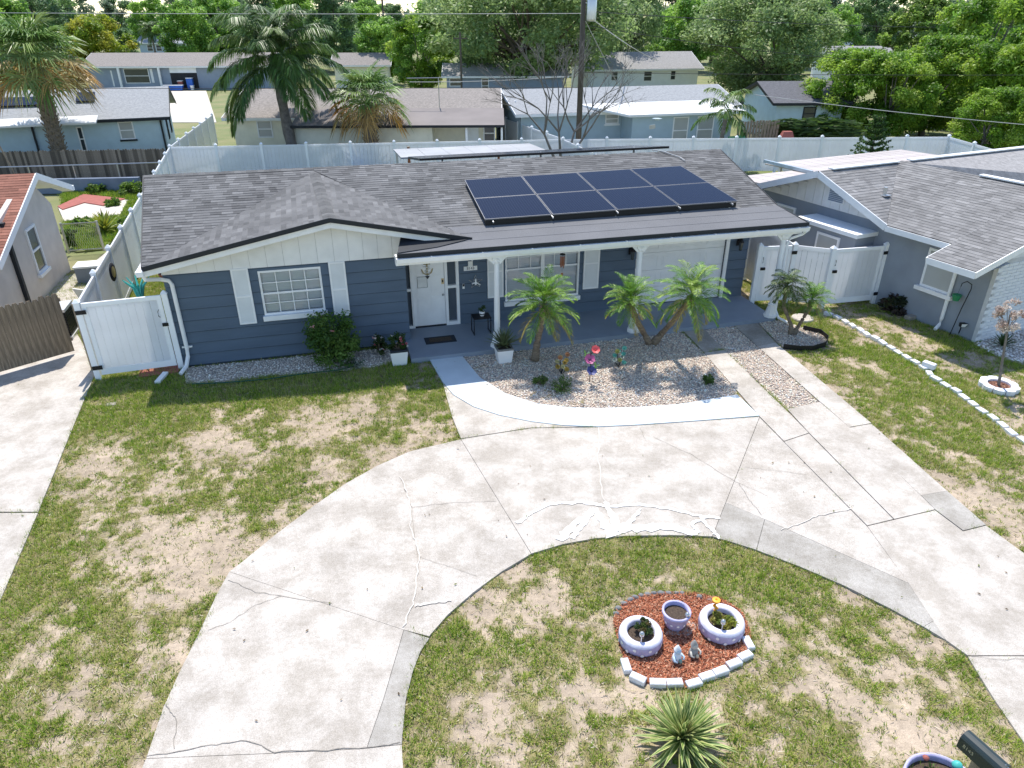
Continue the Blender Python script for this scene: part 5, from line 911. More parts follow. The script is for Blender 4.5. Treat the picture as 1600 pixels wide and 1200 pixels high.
qc = [(0.085, 0.17, 0.035), (0.11, 0.2, 0.04), (0.065, 0.135, 0.03), (0.15, 0.23, 0.055)]; cpq = crown_pinnate(34, 4.6, 130, 1.05, .026, qc, -.55, 1.45, (1.3, 1.9), .45, zo=.5)
b = AY(447, 222, 43); c = AY(430, 98, 43); z = c.z; palm('queen_palm', 'tall queen palm with drooping feathery fronds behind the back fence', (b.x + .4, 43, 0), [([(0, 0, 0), (-.25, 0, z * .5), (c.x - b.x - .4, 0, z)], [.32, .27, .22], cpq, 1, 0)], trunk='bark_grey')
cpq2 = crown_pinnate(12, 2.2, 40, .6, .03, qc, -.3, 1.3, (1.3, 1.9), .5, zo=.3); b = AY(1122, 218, 43.5); palm('queen_palm', 'small feathery palm in front of the light blue bay', (b.x, 43.5, 0), [([(0, 0, 0), (.2, 0, 1.4), (.3, 0, 2.9)], [.16, .13, .11], cpq2, 1.05, 0)], trunk='bark_grey')
for x, Y, lb in ((238, 140, 'distant feathery palm above the distant blue roof'), (1500, 120, 'distant small palm beside the leaning pole')): b = AY(x, 60, Y); palm('queen_palm', lb, (b.x, Y, 0), [([(0, 0, 0), (0, 0, 5)], [.2, .15], cpq, .62, 1)], trunk='bark_grey')
def crown_fan(n, R, pet, cols, dead, emin=-1.0, nb=26, bw=.045):
    VV, FF, CC = [], [], []; b = 0
    for i in range(n):
        f = i / (n - 1); e0 = 1.4 + (emin - 1.4) * f + random.uniform(-.12, .12); pl = pet * random.uniform(.8, 1.15); hub = np.array((math.cos(e0) * pl, 0, math.sin(e0) * pl)); e1 = e0 - .55; ax = np.array((math.cos(e1), 0, math.sin(e1))); up = np.array((-math.sin(e1), 0, math.cos(e1))); sd = np.array((0, 1., 0))
        th = np.linspace(-2.0, 2.0, nb) + rng.normal(0, .04, nb); ln = R * (.75 + .25 * np.cos(th * .8)) * rng.uniform(.85, 1.1, nb)
        d = ax[None] * np.cos(th)[:, None] + sd[None] * np.sin(th)[:, None] + up[None] * (.18 * np.abs(np.sin(th)))[:, None]; mid = hub + d * (ln * .55)[:, None]; tip = hub + d * ln[:, None] - np.array((0, 0, 1)) * (ln * rng.uniform(.15, .5, nb))[:, None]
        w = (-ax[None] * np.sin(th)[:, None] + sd[None] * np.cos(th)[:, None]) * bw + up[None] * bw * .6 * np.where(np.arange(nb) % 2, 1, -1)[:, None]
        v = np.concatenate([np.stack([np.tile(hub, (nb, 1)), mid - w, tip, mid + w], 1).reshape(-1, 3), np.array([(0, -.03, 0), hub + (0, -.02, 0), hub + (0, .02, 0), (0, .03, 0)])]); fc = np.arange((nb + 1) * 4).reshape(-1, 4)
        v = rot_z(v, i * 2.39996 + random.uniform(-.25, .25)); VV.append(v); FF.append(fc + b); b += len(v)
        c = np.array(random.choice(cols if f < .66 or random.random() < .2 else dead)); CC.append(np.tile(c, (nb + 1, 1)) * rng.uniform(.7, 1.35, nb + 1)[:, None])
    return npmesh('crown', np.concatenate(VV), np.concatenate(FF), 'frond', np.concatenate(CC))
sc_ = [(0.14, 0.25, 0.05), (0.18, 0.29, 0.07), (0.11, 0.21, 0.045), (0.24, 0.32, 0.1)]; dd_ = [(0.55, 0.3, 0.07), (0.48, 0.3, 0.1), (0.36, 0.27, 0.1), (0.3, 0.3, 0.09)]; cf1 = crown_fan(60, 1.4, 1.6, sc_, dd_, -.45, 30, .035); cf2 = crown_fan(44, 1.25, 1.3, sc_, dd_ + [(.6, .30, .05), (.55, .27, .05)], -.45, 30, .03)
def sabal(label, x, yb, yc, Y, crown, sc, r):
    b = AY(x, yb, Y); c = AY(x - (x - 800) * 0, yc, Y); h = c.z; t = palm('sabal_palm', label, (b.x, Y, 0), [([(0, 0, 0), (0, 0, h * .5), (0, 0, h)], [r, r * .95, r * 1.05], crown, sc, .4)]); mb = MB(); n = int(h / .045)
    for i in range(n):
        z = h * i / n; a = i * 2.39996; d = Vector((math.cos(a), math.sin(a), 0)); s = Vector((-d.y, d.x, 0)) * .09
        for q in (-1, 1): mb.beam(d * r * .9 + Vector((0, 0, z)) + s * q * .2, d * (r + .13) + Vector((0, 0, z + .22)) + s * q, .06, .03)
    mb.build('leaf_stubs', 'boot', t); return t
sabal('large sabal palm with green and brown fans at upper left', 92, 235, 105, 41.5, cf1, 1.1, .36); sabal('short sabal palm with orange dead fans before the cream house', 580, 226, 165, 42.8, cf2, 1.05, .36)
# ---- bare crepe myrtle, norfolk pine, shrubs
def bare(mb, p, d, L, r, k):
    q = p + d * L; m = p.lerp(q, .5) + Vector((random.uniform(-.05, .05), random.uniform(-.05, .05), 0)) * L; mb.tube([p, m, q], [r, r * .8, r * .6], 5, False)
    if k:
        for i in range(random.choice((2, 3, 3))): e = (d + Vector((random.uniform(-.75, .75), random.uniform(-.75, .75), random.uniform(-.25, .45)))).normalized(); bare(mb, q, e, L * random.uniform(.6, .85), r * .58, k - 1)
random.seed(9); mb = MB()
for a in (-.5, -.1, .35, .6): bare(mb, Vector((0, 0, .1)), Vector((a, random.uniform(-.3, .3), 1)).normalized(), 2.15, .095, 5)
b = AY(888, 228, 40); bt = mb.build('bare_tree', 'bark_grey'); bt.location = (b.x - .35, 40.0, .1); bt.scale = (1, 1, 1.05); tag(bt, 'leafless multi stem tree in front of the utility pole', 'tree')
b = AY(1362, 236, 37.5); nt_ = thing('norfolk_pine', 'small tiered conifer poking above the white fence', 'tree', (b.x, 37.5, 0)); MB().tube([(0, 0, 0), (0, 0, 3.4)], [.06, .02], 6).build('trunk', 'bark', nt_); VV = []; 
ct, rr = [], []
for i in range(9):
    z = 1.0 + i * .28; L = 1.15 * (1 - i / 10.5)
    for j in range(7):
        a = j * .9 + i
        for s in np.linspace(.2, 1, 6): ct.append((math.cos(a) * L * s, math.sin(a) * L * s, z + .25 * s * s - .05)); rr.append(.11)
V, F, C = leaf_cloud(ct, rr, 16, .06, [(.06, .125, .03), (.08, .15, .035), (.05, .1, .025)], .5); link('crown', npmesh('crown', V, F, 'leaf', C), nt_)
def shrub(name, label, loc, r, h, n, per, size, cols, flowers=None, cat='shrub', sq=.9):
    t = thing(name, label, cat, (loc[0], loc[1], loc[2] if len(loc) > 2 else -.03)); ct = []; rr = []
    for i in range(n): a = random.uniform(0, 6.28); k = math.sqrt(random.random()) * .72; z = random.uniform(.15, .95); ct.append((r * k * math.cos(a), r * k * math.sin(a), h * z)); rr.append(random.uniform(.22, .38) * r)
    V, F, C = leaf_cloud(ct, rr, per, size, cols, sq); link('foliage', npmesh('foliage', V, F, 'leaf', C), t); mb = MB()
    for c in ct[:10]: mb.tube([(0, 0, 0), (c[0] * .4, c[1] * .4, c[2] * .5), c], [.02, .015, .006], 5, False)
    mb.build('stems', 'bark', t)
    if flowers:
        cs = [random.choice(ct) for _ in range(flowers[1])]; cs = [(c[0] * 1.15 + random.uniform(-.1, .1), c[1] * 1.15 - .08, c[2] + random.uniform(0, .14)) for c in cs]; V, F, C = leaf_cloud(cs, [flowers[2]] * len(cs), 7, flowers[2] * .8, flowers[0], .5, .15, 1); link('blossoms', npmesh('blossoms', V, F, 'leaf', C), t)
    return t
random.seed(31); pinkf = [(.75, .25, .30), (.8, .42, .40), (.75, .5, .45)]
p = G(520, 574); shrub('bush', 'round dark green bush below the left window', (p.x, p.y + .35), .78, 1.32, 60, 110, .042, [(.08, .17, .03), (.11, .21, .035), (.06, .13, .025), (.15, .25, .05)], (pinkf, 5, .05))
p = G(592, 560); shrub('rose_bush', 'small bush with pale pink flowers left of the white planter', (p.x, p.y + .25), .3, .8, 14, 70, .03, [(.05, .09, .025), (.07, .11, .03)], (pinkf + [(.8, .75, .7)], 16, .032))
p = G(553, 575); shrub('ground_plant', 'low silvery plant in the pebbles beside the bush', (p.x, p.y + .1), .3, .22, 10, 50, .03, [(.22, .27, .22), (.3, .33, .28), (.15, .2, .13)])
for x, y, r, lb in ((880, 606, .42, 'low green weeds spreading in the sunny gravel'), (845, 600, .25, 'small weed clump left of the larger weeds'), (1105, 598, .2, 'small weed clump in the palm shadow')): p = G(x, y); shrub('weeds', lb, (p.x, p.y), r, .2, 14, 40, .026, [(.12, .2, .04), (.16, .24, .06), (.09, .16, .03)], cat='weeds')
p = G(1365, 472); q = G(1415, 500); d = shrub('dark_plant', 'dark leafy plants along the grey neighbor wall', ((p.x + q.x) / 2 + .2, (p.y + q.y) / 2), .55, .45, 16, 70, .06, [(.03, .045, .02), (.045, .06, .025), (.07, .05, .04)]); d.scale = (1.3, .8, 1)
def rosette(name, label, loc, n, L, w, cols, edge=None, emin=.15, emax=1.45, cat='plant', bend=.35):
    t = thing(name, label, cat, loc); mb = MB()
    for i in range(n):
        f = i / n; e = emax + (emin - emax) * f + random.uniform(-.08, .08); a = i * 2.39996 + random.uniform(-.15, .15); l = L * random.uniform(.85, 1.1) * (.75 + .25 * f); c = random.choice(cols); g = random.uniform(.8, 1.2); prev = None; p = Vector((0, 0, .05)); sd = Vector((-math.sin(a), math.cos(a), 0))
        for k in range(5):
            s = k / 4; ee = e - bend * s * s; ww = w * (1 - s ** 2.2) * (.6 + .8 * min(1, s * 3)) + .001; nrm = Vector((-math.cos(a) * math.sin(ee), -math.sin(a) * math.sin(ee), math.cos(ee))); row = (p + sd * ww + nrm * ww * .35, p + sd * ww * .55 + nrm * ww * .1, p - sd * ww * .55 + nrm * ww * .1, p - sd * ww + nrm * ww * .35)
            if prev:
                for j in range(3): mb.poly([prev[j], prev[j + 1], row[j + 1], row[j]], tuple(x * g for x in (edge if edge and j != 1 else c)))
            prev = row; p = p + Vector((math.cos(a) * math.cos(ee), math.sin(a) * math.cos(ee), math.sin(ee))) * l / 4
    mb.build('leaves', 'frond', t); return t
random.seed(8); p = G(1068, 1168); rosette('yucca', 'spiky variegated yucca at the bottom of the lawn island', (p.x, p.y + .1, -.03), 130, .68, .026, [(.15, .24, .06), (.19, .28, .07), (.13, .21, .06)], (.62, .63, .27), -.05, 1.5)
p = G(165, 362); rosette('yellow_agave', 'yellow green spiky plant in the left yard', (p.x, p.y, 0), 40, 1.1, .05, [(.3, .32, .04), (.2, .26, .05)], None, .2)
p = G(1572, 548); rosette('spiky_grass', 'dark spiky grass plant in the white stone bed', (p.x, p.y + .2, 0), 60, .5, .014, [(.04, .08, .02), (.07, .12, .03)], None, .2, 1.5, bend=.8)
V, F, C = leaf_cloud([(random.uniform(0, 1), random.uniform(-.3, .3), random.uniform(.2, 2.35)) for _ in range(130)], [.32] * 130, 45, .085, [(.055, .105, .022), (.075, .13, .028), (.045, .085, .02)], .8); a, b = AY(1208, 205, 44), AY(1322, 205, 45); V[:, 0] = a.x + V[:, 0] * 1.0; V2 = V.copy(); 
V2[:, 0] = a.x + (V[:, 0] - a.x) * (b.x - a.x); V2[:, 1] += 44.2; tag(link('vine_hedge', npmesh('vine_hedge', V2, F, 'leaf', C)), 'clipped vine covered hedge behind the right back fence', 'hedge')
random.seed(77)
for x, y, r, h, lb in ((150, 300, .6, .4, 'low green clump by the blue grey wall'), (205, 303, .7, .5, 'green clump at the left end of the wall'), (200, 355, .6, .3, 'green ground cover beside the vinyl fence'), (130, 352, .5, .3, 'green ground cover beside the patio pad'), (115, 385, .35, .7, 'small grey green shrub behind the chain link gate'), (175, 320, .5, .25, 'grass clump right of the red patio')): p = G(x, y); shrub('yard_plant', lb, (p.x, p.y), r, h, 16, 60, .07, [(.12, .22, .03), (.16, .26, .04), (.09, .17, .03)], None, 'plant')
ORD = ['first', 'second', 'third', 'fourth', 'fifth', 'sixth', 'seventh', 'eighth', 'ninth', 'tenth', 'eleventh', 'twelfth', 'thirteenth', 'fourteenth', 'fifteenth', 'sixteenth', 'seventeenth', 'eighteenth', 'nineteenth', 'twentieth'] + ['twenty-' + a for a in ('first', 'second', 'third', 'fourth', 'fifth', 'sixth', 'seventh', 'eighth', 'ninth')] + ['thirtieth']
# ---------------------------------------------------------------- poles and wires
def pole(label, b, top, r):
    t = thing('utility_pole', label, 'utility pole', (b.x, b.y, -.1)); d = top - b; MB().tube([(0, 0, 0), d * .5, d], [r, r * .9, r * .75], 10).build('pole', 'wood_pole', t, True); return t, d
b = AY(904, 222, 42.3); b.z = 0; c = AY(912, 0, 42.3); top = b + (c - b) * 1.35; t, d = pole('tall wooden utility pole with transformer behind the blue house', b, top, .17)
tz = AY(921, 13, 42.3) - b; MB().lathe([(0, -.62), (.24, -.6), (.26, -.5), (.26, .5), (.2, .6), (0, .62)], (tz.x + .1, -.2, tz.z + .1), 14).build('transformer', 'alu', t, True)
MB().beam((d.x * .93 - 1.1, -.15, d.z * .93), (d.x * .93 + 1.1, -.15, d.z * .93), .1, .12).build('crossarm', 'wood_pole', t)
for z in (.78, .74): MB().beam((d.x * z, 0, d.z * z), (d.x * z + .3, -.2, d.z * z - .05), .05, .05).build('bracket', 'steel', t)
b2 = AY(1507, 122, 62); b2.z = 0; c2 = AY(1537, 0, 62); f2 = AY(1507, 122, 62); d2 = (c2 - f2); pb = f2 - d2 * (f2.z / d2.z); top2 = c2 + d2 * .25; t2, dd2 = pole('leaning wooden utility pole among the right trees', Vector((pb.x, 62, 0)), top2, .18); MB().beam((dd2.x * .95 - 1, -.1, dd2.z * .95), (dd2.x * .95 + 1, -.1, dd2.z * .95), .1, .1).build('crossarm', 'wood_pole', t2)
for x, yb, yt, Y, lb in ((1299, 55, 25, 120, 'short distant utility pole beside the broad oak'), (597, 82, 0, 110, 'distant utility pole above the brown roof'), (719, 135, 60, 70, 'thin grey pole in front of the grey house')):
    p = AY(x, yt, Y); tt = thing('utility_pole', lb, 'utility pole', (p.x, Y, 0)); MB().tube([(0, 0, 0), (0, 0, p.z + .5)], .13 if Y > 90 else .09, 8).build('pole', 'wood_pole', tt); MB().beam((-.6, 0, p.z), (.6, 0, p.z), .1, .1).build('crossarm', 'wood_pole', tt)
def wire(label, p, q, sag, r=.018, mat='cable'):
    P = [p.lerp(q, i / 16) - Vector((0, 0, sag * 4 * (i / 16) * (1 - i / 16))) for i in range(17)]; o = MB().tube(P, r, 4, False).build('power_line', mat); tag(o, label, 'power line')
Y0 = 42.2
wire('pale upper wire crossing the whole left sky edge', AY(-150, 19, Y0), AY(908, 21, Y0), .05, .016, 'cable_pale'); wire('dark wire crossing the left houses at roof height', AY(-150, 138, 42.5), AY(903, 137, 42.5), .02, .014); wire('pale service wire from antenna mast to pole', AY(640, 128, 42.4), AY(903, 118, 42.4), .1, .016, 'cable_pale')
wire('thick pale wire dropping from the transformer to the blue roof', AY(915, 33, 42.2), AY(985, 168, 46), .05, .028, 'cable_pale'); wire('pale wire from the transformer to the white house', AY(922, 27, 42.3), AY(1028, 95, 78), .2, .03, 'cable_pale'); wire('dark wire from the pole to the right at roof height', AY(905, 113, 42.4), AY(1700, 117, 43), .06, .014); wire('dark sagging wire across the broad oak', AY(918, 40, 42.4), AY(1700, 95, 62), .9, .014); wire('pale wire from the cottage across the right trees', AY(1180, 148, 44), AY(1700, 203, 40), .12, .018, 'cable_pale'); wire('pale guy wire dropping from the leaning pole', AY(1524, 48, 62), AY(1588, 172, 58), .25, .035, 'cable_pale'); wire('dark wire above the right treetops', AY(908, 17, 42.3), AY(1700, 38, 80), .5, .018)
# satellite dish pole
b = AY(1019, 236, 39); t = thing('dish_pole', 'satellite dish on a thin pole behind the roof ridge', 'satellite dish', (b.x, 39, 0)); z = AY(1021, 188, 39).z; MB().tube([(0, 0, 0), (.05, 0, z)], .045, 8).build('pole', 'steel', t); MB().lathe([(0, 0), (.12, .02), (.24, .09), (.25, .1), (.12, .04), (0, .02)], (0, 0, 0), 14).build('dish', 'chrome_blue', t, True).location = (.1, -.05, z); t.children[-1].rotation_euler = (1.1, .3, 0); MB().beam((-.25, 0, z - .35), (.05, 0, z - .3), .03, .2).build('bracket', 'steel', t)
# backyard things behind the right fence
wfn = thing('wood_fence', 'short brown wood fence behind the right back fence', 'fence'); a, b = AY(1152, 218, 43.8), AY(1212, 218, 43.8)
for i in range(14): p = a.lerp(b, i / 13); MB().box(p.x - .07, p.x + .07, 43.8, 43.83, 0, 2.4 + random.uniform(-.05, .05)).build('picket', 'wood', wfn)
for x, Y, lb in ((1152, 42.8, 'green plastic chair behind the back fence near the blue bay'), (1165, 43.2, 'green low chair right of the other green chair')):
    p = AY(x, 210, Y); t = thing('green_chair', lb, 'chair', (p.x, Y, .5), .4); MB().box(-.3, .3, -.3, .3, .4, .46).build('seat', 'green_paint', t); MB().hexa([(-.3, .24, .46), (.3, .24, .46), (.3, .3, .46), (-.3, .3, .46), (-.3, .36, 1.15), (.3, .36, 1.15), (.3, .42, 1.15), (-.3, .42, 1.15)]).build('backrest', 'green_paint', t)
    for u in (-.26, .26):
        for v in (-.26, .26): MB().box(u - .03, u + .03, v - .03, v + .03, -.5, .4).build('leg', 'green_paint', t)
p = AY(1230, 208, 43); t = thing('grill', 'red covered grill standing behind the back fence', 'grill', (p.x, 43, 0)); MB().box(-.35, .35, -.25, .25, .9, 1.5).build('body', 'black', t); MB().hexa([(-.4, -.28, 1.5), (.4, -.28, 1.5), (.4, .28, 1.5), (-.4, .28, 1.5), (-.25, -.15, 1.95), (.25, -.15, 1.95), (.25, .15, 1.95), (-.25, .15, 1.95)]).build('lid', 'red_paint', t)
for u in (-.3, .3): MB().box(u - .03, u + .03, -.03, .03, 0, .9).build('leg', 'black', t)
# ---------------------------------------------------------------- porch things
def lantern(label, u):
    t = thing('wall_lantern', label, 'lantern', HW(u, VB - .02, 1.75), HA, 'porch lanterns'); MB().box(-.06, .06, -.03, 0, .0, .22).build('backplate', 'black_iron', t); MB().tube([(0, -.02, .18), (0, -.14, .26), (0, -.17, .2)], .014, 6).build('arm', 'black_iron', t); MB().lathe([(0, .22), (.03, .2), (.09, .1), (.095, .09)], (0, -.17, .05), 6).build('cap', 'black_iron', t); MB().lathe([(.05, -.13), (.05, -.15), (0, -.18)], (0, -.17, .05), 6).build('finial', 'black_iron', t); MB().lathe([(.08, .09), (.05, -.13)], (0, -.17, .05), 6).build('glass', 'glass_dark', t)
lantern('black wall lantern left of the garage door', gar[0] - .3); lantern('black wall lantern right of the garage door', gar[1] + .38)
def text(parent, s, size, loc, rot, mat, name='lettering', ext=.002):
    c = bpy.data.curves.new(name, 'FONT'); c.body = s; c.size = size; c.extrude = ext; c.align_x = 'CENTER'; c.align_y = 'CENTER'; ob = bpy.data.objects.new('tmp', c); COL.objects.link(ob); dg = bpy.context.evaluated_depsgraph_get(); me = bpy.data.meshes.new_from_object(ob.evaluated_get(dg)); bpy.data.objects.remove(ob); me.materials.clear(); me.materials.append(M[mat]); o = link(name, me, parent); o.location = loc; o.rotation_euler = rot; return o
q = HV(735, 419, VB - .03); t = thing('house_number_sign', 'white house number plaque with small ornament right of the door', 'house number', HW(q.x, VB - .03, q.z), HA)
MB().box(-.19, .19, -.02, .0, -.06, .06).build('plaque', 'white', t); text(t, '8143', .11, (0, -.023, 0), (math.pi / 2, 0, 0), 'ink'); MB().box(-.065, .065, -.02, 0, .062, .2).build('ornament_body', 'white_old', t); MB().tube([(.05, -.015, .2), (.06, -.015, .28), (.0, -.015, .34), (-.07, -.015, .31), (-.08, -.015, .24)], .026, 8).build('ornament_head', 'white', t, True)
q = HV(743, 440, VB - .03); t = thing('wall_ornament', 'round silver wire wall ornament with small figure by the porch table', 'ornament', HW(q.x, VB - .03, q.z), HA); mb = MB()
for i in range(5): a = i * 1.2566; b = a + 2.513; mb.tube([(math.sin(a) * .2, -.01, math.cos(a) * .2), (math.sin(b) * .2, -.01, math.cos(b) * .2)], .006, 5)
mb.build('wire_star', 'steel', t); MB().lathe([(0, 0), (.03, .02), (.035, .09), (.02, .12), (.032, .15), (.02, .19), (0, .2)], (0, -.03, -.1), 8).build('figure', 'white', t, True); MB().tube([(-.11, -.02, -.05), (0, -.03, -.01), (.13, -.02, -.1)], .02, 6).build('wings', 'white', t)
q = HV(724, 447, VB - .02); t = thing('doorbell', 'small white doorbell right of the door trim', 'doorbell', HW(q.x, VB - .025, q.z), HA); MB().box(-.03, .03, -.02, 0, -.07, .07).build('housing', 'white', t); MB().box(-.026, .026, -.026, -.019, .0, .066).build('camera_face', 'black', t); 
t = thing('anchor_decoration', 'pale anchor decoration with rope hanging on the front door', 'ornament', HW(6.45, dv - .03, 1.8), HA); MB().tube([(0, 0, -.16), (0, 0, .2)], .018, 6).tube([(-.09, 0, .14), (.09, 0, .14)], .014, 6).tube([(-.15, 0, .0), (-.11, 0, -.11), (0, 0, -.17), (.11, 0, -.11), (.15, 0, 0)], .018, 6).build('anchor', 'brass', t); MB().tube([(-.1, -.02, .08), (.08, -.02, .02), (-.07, -.02, -.06), (.06, -.02, -.12)], .012, 6).build('rope', 'white', t); MB().hexa([(-.06, -.01, -.2), (.06, -.01, -.2), (.06, .01, -.2), (-.06, .01, -.2), (-.01, -.01, -.28), (.01, -.01, -.28), (.01, .01, -.28), (-.01, .01, -.28)]).build('bow', 'ink', t)
t = thing('door_notice', 'small printed paper notice taped to the front door', 'notice', HW(6.3, dv - .024, 1.43), HA); MB().box(-.13, .13, -.003, .0, -.15, .15).build('sheet', 'paper', t); MB().box(-.14, .14, -.001, .001, -.16, .16).build('border', 'ink', t)
p = HW(7.0, -.45, .1); p = G(688, 531, .1); t = thing('doormat', 'dark doormat with brown center in front of the door', 'doormat', p, HA); MB().box(-.42, .42, -.22, .22, 0, .012).build('border', 'rubber', t); MB().box(-.3, .3, -.13, .13, .012, .018).build('coir', 'soil', t)
p = G(752, 520, .1); t = thing('side_table', 'small black metal side table beside the door', 'table', p + Vector((0, .05, 0)), HA); MB().box(-.25, .25, -.19, .19, .46, .49).build('top', 'black', t)
for u in (-.235, .235):
    for v in (-.175, .175): MB().box(u - .012, u + .012, v - .012, v + .012, 0, .46).build('leg', 'black_iron', t)
    MB().box(u - .011, u + .011, -.163, .163, .01, .03).build('foot_rail', 'black_iron', t)
b = p + Vector((.03, .05, .49)); t = thing('potted_plant', 'tiny plant in a black and white pot on the side table', 'plant', b, HA); MB().lathe([(.05, 0), (.075, .05), (.08, .12), (.07, .14), (.06, .13)], (0, 0, 0), 12).build('pot', 'white', t, True); MB().lathe([(.0765, .05), (.081, .08)], (0, 0, 0), 12).build('pot_band', 'ink', t); V, F, C = leaf_cloud([(random.uniform(-.07, .07), random.uniform(-.07, .07), random.uniform(.15, .27)) for _ in range(8)], [.06] * 8, 26, .022, [(.05, .1, .02), (.07, .13, .03)]); link('foliage', npmesh('foliage', V, F, 'leaf', C), t)
def planter(label, p, w, h, kind):
    t = thing('planter', label, 'planter', p, HA); a = w / 2; MB().hexa([(-a * .8, -a * .8, 0), (a * .8, -a * .8, 0), (a * .8, a * .8, 0), (-a * .8, a * .8, 0), (-a, -a, h), (a, -a, h), (a, a, h), (-a, a, h)]).build('pot', 'white', t); mb = MB()
    for s in ((-a, a, -a, -a + .04), (-a, a, a - .04, a), (-a, -a + .04, -a + .04, a - .04), (a - .04, a, -a + .04, a - .04)): mb.box(s[0], s[1], s[2], s[3], h, h + .05)
    mb.build('rim', kind, t); MB().box(-a + .04, a - .04, -a + .04, a - .04, h + .001, h + .02).build('soil', 'soil', t); return t
p = G(622, 571); planter('square white planter full of flowers left of the porch', Vector((p.x, p.y + .2, -.02)), .44, .38, 'rubber'); shrub('flowers', 'pink and white flowers growing in the left white planter', (p.x, p.y + .2, .35), .3, .42, 16, 60, .03, [(.05, .10, .02), (.08, .14, .03)], (pinkf + [(.8, .78, .75), (.5, .08, .12)], 16, .035), 'flowers')
p = G(787, 567); planter('square white planter holding an aloe at the first column', Vector((p.x, p.y + .18, -.02)), .42, .36, 'stone_grey'); rosette('aloe', 'spiky grey green aloe in the right white planter', (p.x, p.y + .18, .33), 64, .62, .024, [(.17, .21, .10), (.22, .25, .13), (.13, .17, .08)], None, .35, 1.5)
q = HV(879, 398, -.6); t = thing('wind_chime', 'bamboo wind chime hanging under the porch roof edge', 'wind chime', HW(q.x, -.6, q.z), HA); MB().lathe([(0, .02), (.07, .02), (.075, 0), (0, 0)], (0, 0, 0), 12).build('disc', 'black', t)
for i in range(6): a = i * 1.047; MB().tube([(.05 * math.cos(a), .05 * math.sin(a), -.05), (.05 * math.cos(a), .05 * math.sin(a), -.3 - .03 * (i % 3))], .013, 6).build('tube', 'terracotta', t)
MB().tube([(0, 0, .0), (0, 0, .2)], .004, 4).tube([(0, 0, 0), (0, 0, -.5)], .003, 4).build('cord', 'cable', t); MB().box(-.03, .03, -.004, .004, -.6, -.5).build('sail', 'terracotta', t)
pts = [G(x, y, .02) for x, y in ((300, 600), (350, 598), (420, 592), (480, 583), (530, 578), (560, 570))]; tag(MB().tube(pts, .014, 6).build('garden_hose', 'hose'), 'dark green garden hose lying along the pebble bed', 'hose')
MB_ = MB(); a, b = HW(-.38, -.35), HW(-.5, -.85); sp = MB().beam(a + Vector((0, 0, .03)), b + Vector((0, 0, .02)), .13, .06).build('splash_pipe', 'white'); tag(sp, 'short white drain pipe lying below the left gate', 'pipe')
# planter shelf, ornaments behind left gate
p = HW(-.9, 1.2); t = thing('turquoise_ornament', 'turquoise metal plant ornament behind the white left gate', 'ornament', p); mb = MB()
for i in range(9): a = i * .7; mb.tube([(0, 0, 1.2), (.12 * math.cos(a), .12 * math.sin(a), 1.8), (.32 * math.cos(a), .32 * math.sin(a), 2.02)], [.03, .035, .012], 5)
mb.build('blades', 'teal', t); MB().tube([(0, 0, 0), (0, 0, 1.2)], .02, 6).build('stake', 'black_iron', t)
p = HW(-.55, 3.2); t = thing('hanging_basket', 'brown coir basket with plant left of the house corner', 'basket', p); MB().lathe([(0, 1.2), (.2, 1.25), (.27, 1.5), (.25, 1.5), (0, 1.45)], (0, 0, 0), 12).build('basket', 'terracotta', t); MB().tube([(0, .3, 0), (0, .3, 1.9), (0, .1, 2.05), (0, 0, 1.95), (0, 0, 1.5)], .014, 6).build('hook', 'black_iron', t); V, F, C = leaf_cloud([(random.uniform(-.2, .2), random.uniform(-.2, .2), 1.58) for _ in range(9)], [.14] * 9, 30, .05, [(.1, .2, .15), (.15, .24, .2)]); link('foliage', npmesh('foliage', V, F, 'leaf', C), t)
q = HW(-2.12, 3.8, 1.45); t = thing('round_plaque', 'dark oval plaque hanging on the left vinyl fence', 'plaque', q, HA + math.pi / 2 - .06); o = MB().lathe([(0, .03), (.2, .03), (.26, .015), (.27, 0), (0, 0)], (0, 0, 0), 20).build('disc', 'rubber', t, True); o.rotation_euler = (math.pi / 2, 0, 0); o2 = MB().lathe([(0, .036), (.12, .034), (.16, .03)], (0, 0, 0), 16).build('relief', 'brass', t, True); o2.rotation_euler = (math.pi / 2, 0, 0)
# ---------------------------------------------------------------- gravel bed stakes
p = G(921, 596); t = thing('metal_flower_stake', 'garden stake with red, purple and blue metal flowers', 'garden stake', (p.x, p.y, -.03)); MB().tube([(0, 0, 0), (0, .02, .85)], .01, 6).build('stem', 'black_iron', t)
for x, y, c1, c2, r in ((930, 547, (.75, .12, .12), (.55, .03, .04), .105), (921, 562, (.42, .10, .24), (.06, .02, .05), .13), (924, 580, (.05, .06, .20), (.02, .02, .08), .125)):
    q = AY(x, y, p.y - .03) - p; mb = MB(); n = 7
    for i in range(n):
        a = 6.283 * i / n; b = 6.283 * (i + 1) / n; m = (a + b) / 2; e = lambda t_, rr, z: (rr * math.cos(t_), rr * math.sin(t_), z); mb.poly([(0, 0, 0), e(a, r * .6, .025), e(a, r * .92, .05), e(m, r * 1.08, .06), e(b, r * .92, .05), e(b, r * .6, .025)], c1)
    mb.lathe([(0, .03), (r * .25, .02), (r * .3, .005)], (0, 0, 0), 8, c2); o = mb.build('flower', 'col', t); o.location = q + Vector((0, 0, .03)); o.rotation_euler = (.75, 0, .2); MB().tube([(0, .02, max(.05, q.z - .1)), (q.x, q.y, q.z + .02)], .007, 5).build('branch', 'black_iron', t)
